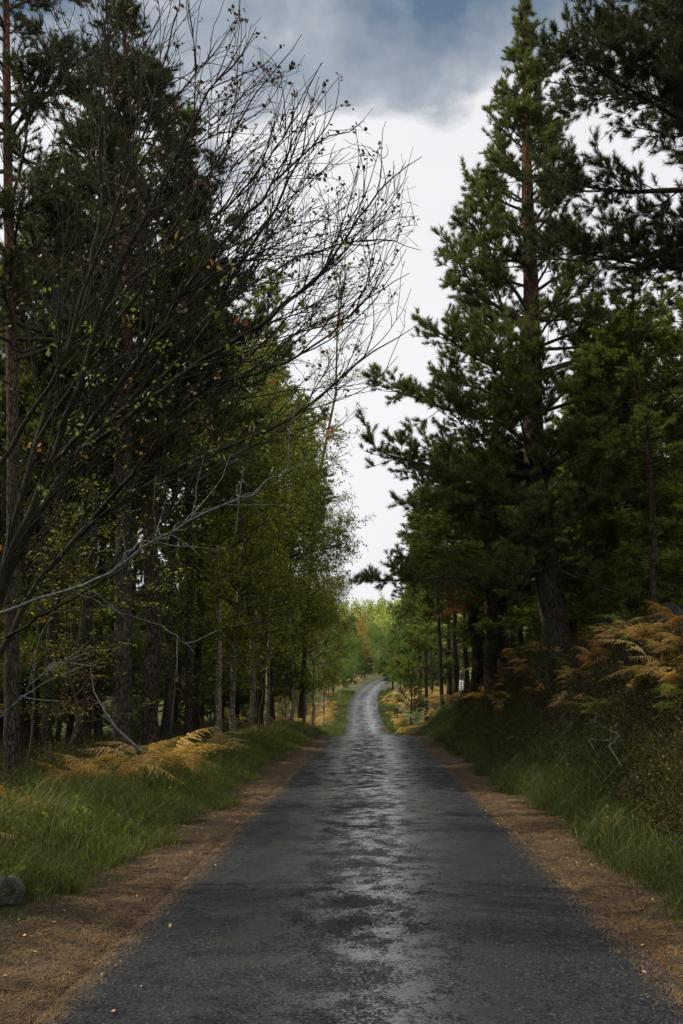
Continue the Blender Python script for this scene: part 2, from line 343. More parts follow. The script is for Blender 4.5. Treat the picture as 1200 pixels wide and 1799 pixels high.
def taper(r0, r1, K): return r0[:, None]*(1-np.linspace(0, 1, K)[None]) + (r1 if np.ndim(r1) else np.full(len(r0), r1))[:, None]*np.linspace(0, 1, K)[None]

def trunk_path(rng, Ht, lean, K=16, wig=0.012):
    z = np.linspace(0, 1, K); x = lean[0]*z + np.cumsum(rng.normal(0, wig, K))*Ht*0.25; y = lean[1]*z + np.cumsum(rng.normal(0, wig, K))*Ht*0.25
    p = np.stack([x-x[0], y-y[0], z*Ht-0.25*(z == 0)], 1); return p
def trunk_rad(r0, K, flare=1.35, tip=0.02):
    z = np.linspace(0, 1, K); r = r0*(1-z)**0.75 + tip; r[0] *= flare; return r
def on_path(P, t):
    s = np.clip(t, 0, 1)*(len(P)-1); i = np.minimum(s.astype(int), len(P)-2); f = (s-i)[:, None]; return P[i]*(1-f)+P[i+1]*f

def pine(seed, Ht, r0, c0, reach, nl, lod=1.0, lean=(0, 0), path=None, elev=(-8, 60), l2=5.0, l3=7.0, ntf=3, nn=20, nl_len=0.065, nw=0.006, dead=10, t2=0.3, sag=0.05, topn=1.0, whorl=0):
    """a conifer with whorled limbs; reach(h01, azimuth) gives the length of a limb at height fraction h01"""
    rng = np.random.default_rng(seed); tr, br, cr = Geo(), Geo(), Geo()
    P = trunk_path(rng, Ht, lean) if path is None else path
    K = len(P); R = trunk_rad(r0, K); tr.tubes(P, R, 12)
    h = c0 + (1-c0)*np.sort(rng.random(nl)**(0.78 if whorl else 0.9))
    if whorl: h = np.round((h-c0)/(1-c0)*whorl)/whorl*(1-c0)+c0+rng.normal(0, .006, nl)   # limbs in layers with gaps between; h = np.clip(h, 0, 0.985)
    az = (np.arange(nl)*2.399 + rng.normal(0, 0.5, nl)); ln = np.array([reach(a, b) for a, b in zip(h, az)])*rng.uniform(0.72, 1.08, nl)
    p0 = on_path(P, h); hr = (h-c0)/(1-c0); e = np.radians(elev[0] + (elev[1]-elev[0])*hr**1.4 + rng.normal(0, 8, nl))
    d0 = np.stack([np.cos(az)*np.cos(e), np.sin(az)*np.cos(e), np.sin(e)], 1)
    LP = grow(rng, p0, d0, ln, 9, 0.07, sag)
    r = np.interp(h, np.linspace(0, 1, K), R); lr = np.minimum(r*0.5, 0.012+0.016*ln)
    br.tubes(LP, taper(lr, 0.006, 9), 6)
    s, d, par, t = sprout(rng, LP, ln, l2, t2, 1.0, 2, (30, 60), 0.8 if whorl else 0.55)
    l2n = np.clip(ln[par]*(0.55-0.35*t), 0.18, 1.5)*rng.uniform(0.6, 1.1, len(par))
    P2 = grow(rng, s, d, l2n, 5, 0.10, 0.09); br.tubes(P2, taper(np.minimum(lr[par]*0.5, 0.012), 0.004, 5), 4)
    s, d, par3, t = sprout(rng, P2, l2n, l3, 0.15, 1.0, 2, (30, 65), 0.3)
    l3n = rng.uniform(0.10, 0.26, len(s)); P3 = grow(rng, s, d, l3n, 3, 0.10, 0.14)
    if lod < 2: br.tubes(P3, np.full((len(P3), 3), 0.004), 3)
    for PP, k in ((P3, ntf), (P2[:, 2:], 2), (LP[:, 6:], 5)):
        pos, dr = along(rng, PP, k, 0.25); dr = dr + np.array([0, 0, 0.35]); tufts(cr, rng, pos, dr, nn, nl_len, nw)
    pos, dr = along(rng, P[None, -2:], int(10*topn)+2, 0.1); tufts(cr, rng, pos, dr, nn, nl_len, nw)
    if dead:      # bare snags under the crown
        hd = rng.uniform(0.08, c0+0.1, dead); az = rng.uniform(0, 6.3, dead); p0 = on_path(P, hd)
        d0 = np.stack([np.cos(az), np.sin(az), rng.normal(0, 0.2, dead)], 1); ld = rng.uniform(0.4, 1.7, dead)
        D = grow(rng, p0, d0, ld, 6, 0.12, 0.0); br.tubes(D, taper(np.full(dead, 0.016), 0.004, 6), 5)
        s, d, pr, t = sprout(rng, D, ld, 5, 0.2); D2 = grow(rng, s, d, rng.uniform(0.1, 0.5, len(s)), 4, 0.12, 0); br.tubes(D2, np.full((len(s), 4), 0.0035), 3)
    return dict(trunk=tr.mesh('pine_trunk', M_pinebark), branches=br.mesh('pine_branches', M_limb), crown=cr.mesh('pine_crown', M_needle, False))

def broadleaf(seed, Ht, r0, c0, rad, nl, leaf=0.045, per=5, lean=(0, 0), dens=1.0, droop=-0.10, barkm=None, path=None, l2=3.2, l3=4.5, elev=(10, 65)):
    rng = np.random.default_rng(seed); tr, br, cr = Geo(), Geo(), Geo()
    P = trunk_path(rng, Ht, lean, 16, 0.02) if path is None else path; K = len(P); R = trunk_rad(r0, K, 1.3, 0.012); tr.tubes(P, R, 10)
    h = np.clip(c0 + (1-c0)*np.sort(rng.random(nl)), 0, 0.97); az = np.arange(nl)*2.399 + rng.normal(0, .5, nl); hr = (h-c0)/(1-c0)
    ln = rad*(np.sin(np.clip(hr*0.9+0.14, 0, 1)*math.pi)**0.7*0.9+0.12)*rng.uniform(0.65, 1.15, nl)
    e = np.radians(elev[0] + (elev[1]-elev[0])*hr + rng.normal(0, 9, nl)); d0 = np.stack([np.cos(az)*np.cos(e), np.sin(az)*np.cos(e), np.sin(e)], 1)
    LP = grow(rng, on_path(P, h), d0, ln, 9, 0.10, 0.02); r = np.interp(h, np.linspace(0, 1, K), R); lr = np.minimum(r*0.55, 0.01+0.013*ln); br.tubes(LP, taper(lr, 0.005, 9), 5)
    s, d, par, t = sprout(rng, LP, ln, l2, 0.15, 1.0, 2, (30, 60)); l2n = np.clip(ln[par]*(0.6-0.3*t), .25, 1.6)*rng.uniform(.6, 1.1, len(par))
    P2 = grow(rng, s, d, l2n, 6, 0.10, droop*0.3); br.tubes(P2, taper(np.minimum(lr[par]*.5, .01), 0.003, 6), 4)
    s, d, par3, t = sprout(rng, P2, l2n, l3, 0.1, 1.0, 2, (25, 60)); l3n = rng.uniform(.25, .7, len(s)); P3 = grow(rng, s, d, l3n, 5, 0.10, droop); br.tubes(P3, np.full((len(s), 5), 0.003), 3)
    pos, _ = along(rng, P3, max(1, int(per*dens)), 0.05); leaves(cr, rng, pos, leaf, 2, 0.045)
    pos, _ = along(rng, P2, max(1, int(3*dens)), 0.2); leaves(cr, rng, pos, leaf, 2, 0.05)
    return dict(trunk=tr.mesh('birch_trunk', barkm or M_birch), branches=br.mesh('birch_branches', M_limb), crown=cr.mesh('birch_crown', M_leaf, False))

KH = {}
def tree(name, parts, x, y, label, cat, group=None, color=(0.035, 0.06, 0.018), rz=0.0, sc=1.0, dz=0.0, z=None, ht=None):
    zz = float(H(x, y)) if z is None else z
    r = bpy.data.objects.new(name, None); COL.objects.link(r); r.location = (float(x), float(y), zz+dz); r.rotation_euler = (0, 0, rz); r.scale = (sc, sc, sc if ht is None else ht/KH[id(parts)])
    r.empty_display_size = 0.2; tag(r, label, cat, group)
    for k, me in parts.items(): link(k, me, r, color)
    return r
def prof(tab):
    a = np.array(tab, float); return lambda h: float(np.interp(h, a[:, 0], a[:, 1]))
def world_path(pxs, Y, base):
    """trunk path through photo pixels on the plane y = Y, relative to base, resampled"""
    pts = np.array([pix(a, b, Y if not isinstance(Y, (list, tuple)) else Y[i]) for i, (a, b) in enumerate(pxs)]) - base
    d = np.concatenate([[0], np.cumsum(np.linalg.norm(np.diff(pts, axis=0), axis=1))]); s = np.linspace(0, d[-1], 18)
    return np.stack([np.interp(s, d, pts[:, i]) for i in range(3)], 1)
PI = math.pi
# ------------------------------------------------------------------ the big pine on the right bank
Y0 = 22.0; bx = float(pix(990, 1150, Y0)[0]); base = np.array([bx, Y0, float(H(bx, Y0))])
path = world_path([(998, 1215), (985, 1150), (962, 1030), (952, 930), (938, 800), (934, 640), (934, 520), (926, 330), (922, 24)], Y0, base)
Hh = path[-1, 2]
pl = prof([(0, 0), (.10, 3.3), (.17, 3.4), (.20, 4.1), (.27, 4.2), (.33, 3.7), (.37, 4.0), (.40, 2.9), (.46, 2.7), (.53, 2.95), (.56, 2.0), (.62, 2.3), (.66, 2.2), (.70, 1.45), (.76, 1.6), (.82, 1.3), (.84, .85), (.93, .5), (1, .15)])
pr = prof([(0, 0), (.10, 2.0), (.2, 2.8), (.35, 2.9), (.5, 2.3), (.6, 1.7), (.7, 1.4), (.82, 1.0), (.9, .8), (1, .15)])
def reach_hero(h, az):
    w = 0.5-0.5*math.cos(az); s = pl(h)*w + pr(h)*(1-w); return s*(0.8+0.2*abs(math.cos(az)))
hero = pine(11, Hh, 0.30, 0.12, reach_hero, 148, path=path, elev=(-2, 60), l2=7, l3=7.5, ntf=3, nn=30, whorl=20, nl_len=0.115, nw=0.011, dead=14, t2=0.25, sag=0.045)
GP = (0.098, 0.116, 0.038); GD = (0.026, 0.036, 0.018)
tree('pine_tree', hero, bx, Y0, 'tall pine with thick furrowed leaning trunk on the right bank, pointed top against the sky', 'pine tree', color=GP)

# the pine whose dark limbs come in from the right edge
Y1 = 14.5; x1 = 6.6
edge_pine = pine(21, 17, 0.2, 0.34, lambda h, a: (4.3 if h < .8 else 3.7)*(1-0.5*max(0, h-.8)/.2), 110, elev=(-4, 35), l2=6, l3=7.5, ntf=4, nn=28, nl_len=0.10, nw=0.009, t2=0.25)
tree('pine_tree', edge_pine, x1, Y1,
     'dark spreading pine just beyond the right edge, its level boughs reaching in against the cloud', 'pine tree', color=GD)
# left: conical dark pine and the pine at the left edge
Y2 = 19.0; bx2 = float(pix(216, 1250, Y2)[0]); base = np.array([bx2, Y2, float(H(bx2, Y2))])
pathB = world_path([(214, 1400), (216, 1150), (218, 850), (224, 560), (226, 330), (222, 120), (214, -10)], Y2, base)
tree('pine_tree', pine(31, pathB[-1, 2], 0.18, 0.45, lambda h, a: float(np.interp(h, [.4, .5, .7, .8, .92, 1], [2.6, 2.5, 2.0, 1.45, .75, .2])), 110, path=pathB, elev=(-5, 60), l2=7, l3=8, ntf=4, nn=24, nl_len=0.105, nw=0.011, dead=22), bx2, Y2,
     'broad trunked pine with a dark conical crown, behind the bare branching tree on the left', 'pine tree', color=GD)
Y3 = 15.0; bx3 = float(pix(14, 1250, Y3)[0]); base = np.array([bx3, Y3, float(H(bx3, Y3))])
pathC = world_path([(22, 1440), (20, 1150), (24, 850), (20, 600), (14, 300), (10, 0), (8, -400)], Y3, base)
tree('pine_tree', pine(41, pathC[-1, 2], 0.105, 0.36, lambda h, a: float(np.interp(h, [.3, .5, .8, 1], [1.7, 2.1, 1.9, .3])), 95, path=pathC, elev=(0, 55), l2=7, l3=7.5, ntf=4, nn=18, nl_len=0.09, nw=0.011, dead=20), bx3, Y3,
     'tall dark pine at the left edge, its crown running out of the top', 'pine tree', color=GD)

# ------------------------------------------------------------------ shared tree kinds
pole = [pine(100+i, 15+i, 0.085+0.012*i, 0.42, lambda h, a: 2.2*(1-0.75*max(0, (h-.6)/.4)), 60, 2, elev=(-8, 55), l2=6, l3=6.5, ntf=3, nn=12, nl_len=0.14, nw=0.024, dead=30) for i in range(3)]
thick = [pine(110+i, 15+i, 0.165, 0.40, lambda h, a: 2.3*(1-0.75*max(0, (h-.6)/.4)), 60, 2, elev=(-8, 55), l2=6, l3=6.5, ntf=3, nn=12, nl_len=0.14, nw=0.024, dead=30) for i in range(2)]
bushy = [pine(120+i, 10+i, 0.12, 0.13, lambda h, a: 2.9*(1-h)**0.75+0.15, 84, 2, elev=(-14, 55), l2=6, l3=7, ntf=3, nn=12, nl_len=0.14, nw=0.024, dead=5) for i in range(3)]
birch = [broadleaf(140+i, 12+i, 0.09, 0.2, 3.0, 54, 0.08, 6, l2=3.8, l3=5.2) for i in range(3)]
slim = broadleaf(150, 13, 0.024, 0.15, 2.2, 34, 0.07, 3, dens=0.7, barkm=M_limb)
KH[id(slim)] = 13
for k_, l_ in ((15, pole), (15, thick), (10, bushy), (12, birch)):
    for i_, q_ in enumerate(l_): KH[id(q_)] = k_+i_
C_POLE = (0.10, 0.125, 0.034); C_BUSH = (0.19, 0.225, 0.05); C_BIRCH = (0.18, 0.195, 0.038)
rng = np.random.default_rng(5)
TOPL = [(-400, -100), (80, -60), (140, 90), (180, 160), (230, 70), (290, 300), (340, 380), (400, 430), (470, 480), (560, 580), (620, 700), (655, 900)]
TOPR = [(655, 1030), (700, 930), (760, 830), (850, 800), (1000, 790), (1038, 700), (1060, 515), (1090, 560), (1120, 500), (1200, 470), (1500, 300)]
def cap(kind, x, y, want):
    px = 655+x/y*FPX; py = np.interp(px, *zip(*(TOPL if px < 655 else TOPR)))
    return float(min(want, max(3.5, pix(px, py, y)[2]-float(H(x, y)))))
def place(name, kind, px, Y, label, cat='pine tree', group=None, color=C_POLE, sc=1.0, rz=None, ht=None):
    x = float(pix(px, 1220, Y)[0])
    if Y < 95: ht = cap(kind, x, Y, ht or KH[id(kind)]*sc)
    return tree(name, kind, x, Y, label, cat, group, color, float(rng.uniform(0, 6.28)) if rz is None else rz, sc, ht=ht)
# left row of birches
place('birch_tree', birch[0], 384, 28, 'pale barked birch rising from the golden bracken, its white trunk catching the light', 'birch tree', color=C_BIRCH, sc=.95)
place('birch_tree', birch[1], 414, 30, 'birch with a mottled white foot, just right of the palest birch', 'birch tree', color=C_BIRCH, sc=.95)
place('birch_tree', birch[2], 436, 33, 'slender grey birch, third of the three birches behind the left bracken', 'birch tree', color=C_BIRCH, sc=.95)
place('birch_tree', birch[0], 470, 36, 'dense dark leafed birch overhanging the left verge', 'birch tree', color=(0.13, 0.155, 0.035), sc=.9)
place('birch_tree', birch[1], 508, 44, 'birch with a thin pale stem above the farther left bracken', 'birch tree', color=C_BIRCH)
place('birch_tree', birch[2], 530, 52, 'small leaved birch at the left verge where the road dips', 'birch tree', color=(0.11, 0.14, 0.03), sc=1.0)
place('birch_tree', birch[0], 552, 62, 'yellowing birch beside the dip of the road on the left', 'birch tree', color=(0.17, 0.15, 0.03), sc=0.9)
place('birch_tree', birch[1], 566, 74, 'green birch leaning to the road beyond the dip on the left', 'birch tree', color=(0.12, 0.17, 0.04), sc=0.85)
bx4 = float(pix(528, 1240, 45)[0]); base = np.array([bx4, 45, float(H(bx4, 45))])
pth = world_path([(528, 1262), (545, 1000), (562, 830), (590, 690), (592, 600), (598, 470)], 45, base)
tree('birch_tree', broadleaf(151, 18, 0.10, 0.45, 2.1, 40, 0.07, 3, dens=1.0, path=pth, barkm=M_limb), bx4, 45, 'tall thin birch with see-through yellow green twigs, leaning out over the road on the left', 'birch tree', color=(0.09, 0.085, 0.02))
for px, Y, h, l, c in [(120, 15, 4.6, 'sparse leafy sapling in front of the slim trunks at the left', (0.15, 0.17, 0.03)), (205, 24, 5.5, 'thin green leaved sapling between the two broad trunks', (0.14, 0.18, 0.035)), (310, 22, 5.0, 'yellow green sapling right of the second broad trunk', (0.18, 0.18, 0.03)),
    (50, 19, 5.0, 'orange tinged sapling behind the foot of the bare tree', (0.22, 0.14, 0.03)), (350, 34, 7, 'leafy young birch behind the white birch', (0.12, 0.16, 0.035)), (455, 31, 6.5, 'low branched young birch overhanging the left grass', (0.11, 0.14, 0.03))]:
    place('birch_sapling', slim, px, Y, l, 'sapling', None, c, .8, None, h)
# left trunks
left_poles = [(264, 20.5, 'second broad pine trunk, just right of the broadest trunk on the left', 1.35), (150, 21, 'dark slim pine trunk left of the broadest trunk', .9), (176, 24, 'reddish narrow pine stem close behind the broadest trunk', .8),
    (86, 20, 'pine trunk between the left edge and the low bare branch', .85), (120, 27, 'thin straight pine stem deep among the left trunks', .8), (288, 25, 'narrow pine trunk right beside the second broad trunk', .9),
    (333, 26, 'dark pine trunk midway between the broad trunks and the white birch', 1.0), (348, 29, 'thin pine trunk a step left of the white birch', .9), (455, 38, 'dark double looking trunk behind the birches', 1.1), (476, 41, 'broad dark pine trunk right of the birches', 1.25),
    (60, 30, 'far thin pine stem near the left edge', .9), (308, 36, 'far pine stem seen between the second broad trunk and the birch', .9)]
for i, (a, b, l, s) in enumerate(left_poles): place('pine_tree', pole[i % 3] if s < 1.2 else thick[i % 2], a, b, l, 'pine tree', 'pine trunks of the left wood', C_POLE, min(s, 1.05))
# right trunks, beyond the big pine
right_poles = [(862, 31, 'thick furrowed pine trunk, left one of the close pair behind the big pine', 1.25, 0), (888, 32.5, 'thick furrowed pine trunk, right one of the close pair behind the big pine', 1.35, 1),
    (839, 37, 'stout dark pine trunk leaning a little left of the close pair', 1.3, 2), (846, 43, 'grey brown lit pine trunk between the stout trunk and the close pair', 1.0, 0), (818, 44, 'slim pine trunk standing between the two far people', .9, 1),
    (797, 49, 'pine trunk, right one of the two over the bright bracken', 1.1, 2), (777, 48, 'pine trunk, left one of the two over the bright bracken', 1.0, 0), (748, 62, 'far pine trunk among orange bracken right of the road', .9, 1),
    (758, 70, 'farther thin pine trunk over orange bracken right of the road', .8, 2), (1160, 20, 'slim reddish pine trunk with bare side twigs above the right bracken', .75, 0), (918, 38, 'thin curved pine trunk just left of the big pine', .9, 1),
    (1040, 30, 'dark pine stem in the shade right of the big pine', .9, 2), (1085, 34, 'pine stem in the dark plantation on the right', .85, 1), (1200, 26, 'pine at the right edge behind the reddish trunk', .85, 2)]
for a, b, l, s, k in right_poles: place('pine_tree', pole[k] if s < 1.15 else thick[k % 2], a, b, l, 'pine tree', 'pine trunks of the right wood', C_POLE, s, ht=min(15, max(8.5, .40*b-.6)))
# bushy greener pines on the right
for a, b, l, s, k, c in [(1150, 25, 'bushy yellow green young pine under the dark boughs on the right', 1.05, 0, (0.16, 0.21, 0.035)), (1065, 33, 'young pine with a thin spire top right of the big pine', 1.2, 1, C_BUSH),
    (1010, 28, 'leafy pine filling the gap right of the big trunk', .9, 2, C_BUSH), (1250, 22, 'full pine leaning in from the right edge below the dark boughs', 1.0, 1, C_BUSH), (905, 42, 'dense pine behind the big trunk', 1.1, 0, C_BUSH),
    (790, 56, 'rounded pine overhanging the road on the right, beyond the tall trunks', 1.1, 2, C_BUSH), (738, 84, 'green pine over the bright verge beyond the dip', 1.05, 1, (0.10, 0.16, 0.04)), (740, 92, 'paler pine where the road starts to climb on the right', 1.0, 0, (0.11, 0.17, 0.045))]:
    place('pine_tree', bushy[k], a, b, l, 'pine tree', None, c, s, ht=min(10+s, .385*b-.6))
tree('pine_sapling', pine(170, 4.2, 0.045, 0.06, lambda h, a: 1.5*(1-h)**.8+.1, 44, 2, elev=(-5, 50), l2=5, l3=6, nn=12, nl_len=.10, nw=.02, dead=0), float(pix(721, 1250, 74)[0]), 74,
     'small airy pine sapling in the bright bracken on the right of the dip', 'sapling', color=(0.085, 0.10, 0.03))
tree('spruce_sapling', pine(171, 1.5, 0.015, 0.05, lambda h, a: .55*(1-h)**.8+.05, 34, 1, elev=(5, 45), l2=9, l3=9, ntf=2, nn=14, nl_len=.035, nw=.006, dead=0), *on_ground(968, 1258, .05),
     'little dark conifer seedling on the shaded right bank below the big pine', 'sapling', color=(0.03, 0.05, 0.022))
# far trees either side of the climbing road
far_tab = [(575, 100, 'l', 0, .8, (0.07, 0.12, 0.03)), (596, 118, 'l', 1, .62, (0.08, 0.14, 0.035)), (610, 140, 'l', 2, .62, (0.09, 0.15, 0.03)), (622, 165, 'l', 0, .7, (0.07, 0.13, 0.03)), (634, 205, 'l', 1, .9, (0.20, 0.13, 0.035)),
    (648, 235, 'l', 2, .95, (0.08, 0.15, 0.04)), (660, 250, 'l', 0, 1.0, (0.07, 0.12, 0.03)), (585, 130, 'p', 1, 1.0, (0.06, 0.10, 0.03)), (640, 260, 'l', 1, 1.2, (0.19, 0.12, 0.04)), (618, 185, 'p', 0, 1.2, (0.05, 0.10, 0.035)),
    (690, 130, 'p', 0, .8, (0.055, 0.095, 0.03)), (704, 112, 'p', 2, .8, (0.06, 0.10, 0.028)), (692, 170, 'l', 1, .8, (0.07, 0.11, 0.03)), (722, 120, 'p', 1, 1.1, (0.05, 0.085, 0.025)), (676, 250, 'l', 2, .8, (0.08, 0.13, 0.03)), (705, 200, 'p', 1, 1.2, (0.06, 0.10, 0.03))]
ordn = ['nearest', 'second', 'third', 'fourth', 'fifth', 'sixth', 'seventh', 'eighth', 'ninth', 'tenth', 'eleventh', 'twelfth', 'thirteenth', 'fourteenth', 'fifteenth', 'sixteenth', 'seventeenth', 'eighteenth', 'nineteenth', 'twentieth']
def nth(i):
    if i < 20: return ordn[i]
    t = ['', '', 'twenty', 'thirty', 'forty', 'fifty', 'sixty'][(i+1)//10]; r = (i+1) % 10
    return t.replace('y', 'ieth') if r == 0 else t+'-'+['', 'first', 'second', 'third', 'fourth', 'fifth', 'sixth', 'seventh', 'eighth', 'ninth'][r]
cnt = {}
for a, b, k, v, s, c in sorted(far_tab, key=lambda q: q[1]):
    side = 'left' if a < 660 else 'right'; look = 'orange brown' if c[0] > .15 else ('fresh green' if k == 'l' else 'dark green'); kind = 'broadleaf' if k == 'l' else 'conifer'
    key = (side, look, kind); i = cnt.get(key, 0); cnt[key] = i+1
    place('birch_tree' if k == 'l' else 'pine_tree', (birch if k == 'l' else bushy)[v], a, b, f'{look} {kind} {side} of the climbing road, {nth(i)} of its kind from here', 'tree', 'trees where the road climbs', tuple(min(q*1.7, .4) for q in c), s)

bt = [(-5.5, 66), (-6.5, 78), (-5.8, 90), (-7.5, 98), (-6.2, 108), (-8.5, 118), (-9, 88), (-10, 104), (-7, 130), (7.0, 84), (8.5, 96), (6.5, 104), (9, 112), (7, 122), (-8, 145), (8, 140), (-7.5, 160), (-9.5, 72), (-5, 128), (4.8, 150), (-5.2, 170), (5.2, 172), (-6, 190), (-5.5, 206), (6, 196), (-6.5, 222), (4.6, 132)]
cnt = {}
for a, b in sorted(bt, key=lambda q: q[1]):
    sd = 'left' if a < 0 else 'right'; i = cnt.get(sd, 0); cnt[sd] = i+1
    tree('bush', birch[i % 3], float(CX(b))+a, b, f'leafy olive green bush {sd} of the road past the dip, {nth(i)} from here', 'bush', 'bushes past the dip', [(0.13, 0.17, 0.035), (0.11, 0.16, 0.04), (0.17, 0.15, 0.035)][i % 3], 1.0*i, .75, ht=4.6)
for i, (a, b) in enumerate([(-6.5, 176), (-8.5, 192), (-6.2, 206), (-9, 220), (-7, 236), (7.5, 214), (-11, 250)]):
    tree('pine_tree', bushy[i % 3], float(CX(b))+a, b, f'low dark young pine by the top of the climbing road, {nth(i)} from here', 'pine tree', 'young pines at the top of the climb', (0.10, 0.15, 0.04), 1.3*i, .9, ht=6.0+.4*(i % 3))
# ------------------------------------------------------------------ filling woods (things up to the wood's edge, one mass beyond)
def scatter_trees(n, xr, yr, kinds, label, group, name, seed, cols, sc=(.8, 1.1), keep=None):
    r = np.random.default_rng(seed); pts = []
    while len(pts) < n:
        x, y = r.uniform(*xr), r.uniform(*yr)
        if keep and not keep(x, y): continue
        if any((x-a)**2+(y-b)**2 < 3.4 for a, b in pts): continue
        pts.append((x, y)); k = kinds[r.integers(len(kinds))]
        tree(name, k, x, y, label, 'tree', group, cols[r.integers(len(cols))], float(r.uniform(0, 6.28)), float(r.uniform(*sc)), ht=cap(k, x, y, 15)*float(r.uniform(.8, 1)))
cols = [C_POLE, (0.055, 0.080, 0.022), C_BUSH]
scatter_trees(34, (-20, -5.4), (20, 64), pole+bushy[:1]+bushy, 'one of the crowded dark pines deep in the left wood', 'pines deep in the left wood', 'pine_tree', 71, cols, keep=lambda x, y: x < -6.2-0.02*y or y > 40)
scatter_trees(26, (7.5, 24), (26, 78), pole+bushy, 'one of the crowded dark pines deep in the right wood', 'pines deep in the right wood', 'pine_tree', 72, cols)
def wood(name, seed, spots, leaf, per, cols_mesh):
    """a far wood that reads as one mass: stems and clouds of leaf clumps"""
    r = np.random.default_rng(seed); g = Geo(); n = len(spots)
    x, y, Ht, R = np.array(spots).T; z = H(x, y)
    P = np.stack([np.stack([x+r.normal(0, .1, n)*k, y, z+Ht*k*.9-.2], 1) for k in (0, .5, 1)], 1)
    g.tubes(P, np.stack([.012*Ht, .009*Ht, .004*Ht], 1), 5, 1)
    k = per; h = r.random((n, k))**.8; a = r.uniform(0, 6.283, (n, k)); rr = R[:, None]*(1-h)**.6*np.sqrt(r.random((n, k)))
    lump = 0.75+0.5*np.sin(a*3+h*17+x[:, None]); rr *= lump
    C = np.stack([x[:, None]+rr*np.cos(a), y[:, None]+rr*np.sin(a), z[:, None]+Ht[:, None]*(.08+.92*h)], -1).reshape(-1, 3)
    leaves(g, r, C, leaf, 5, leaf*1.0, 0, 1.0)
    o = link(name, g.mesh(name, [M_leaf, M_limb], False), color=cols_mesh); tag(o, None, None, None, 'stuff'); return o
def spots(n, xr, yr, hr, rr, seed, keep=lambda x, y: True):
    r = np.random.default_rng(seed); out = []
    while len(out) < n:
        x, y = r.uniform(*xr), r.uniform(*yr)
        if keep(x, y): out.append((x, y, r.uniform(*hr), r.uniform(*rr)))
    return out
clear = lambda x, y: abs(x-float(CX(y))) > (16 if y < 90 else 7+0.03*y)
wood('woodland', 81, spots(75, (-34, 34), (-34, 8), (11, 16), (2.4, 3.6), 6, lambda x, y: abs(x) > 6.5 or y < -16) + [(sx*3.9, yy_, 14.0, 3.3) for yy_ in (-3.5, -7, -10.5, -14) for sx in (-1, 1)] + spots(34, (-26, -7.6), (-4, 17), (12, 16), (2.4, 3.4), 7, lambda x, y: x < -4-.34*y-3.0) + spots(130, (-60, -14), (14, 130), (9, 15), (2.2, 3.4), 1, clear) + spots(110, (14, 60), (14, 130), (9, 15), (2.2, 3.4), 2, clear), 0.16, 500, (0.06, 0.09, 0.025))  # trees beside and behind the camera are unseen, added to shade the foreground
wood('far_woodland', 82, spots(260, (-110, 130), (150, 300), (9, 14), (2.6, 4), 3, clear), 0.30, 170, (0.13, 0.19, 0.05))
wood('hillside_woodland', 83, spots(900, (-160, 190), (300, 640), (8, 14), (2.6, 4.2), 4), 0.8, 45, (0.24, 0.28, 0.09))

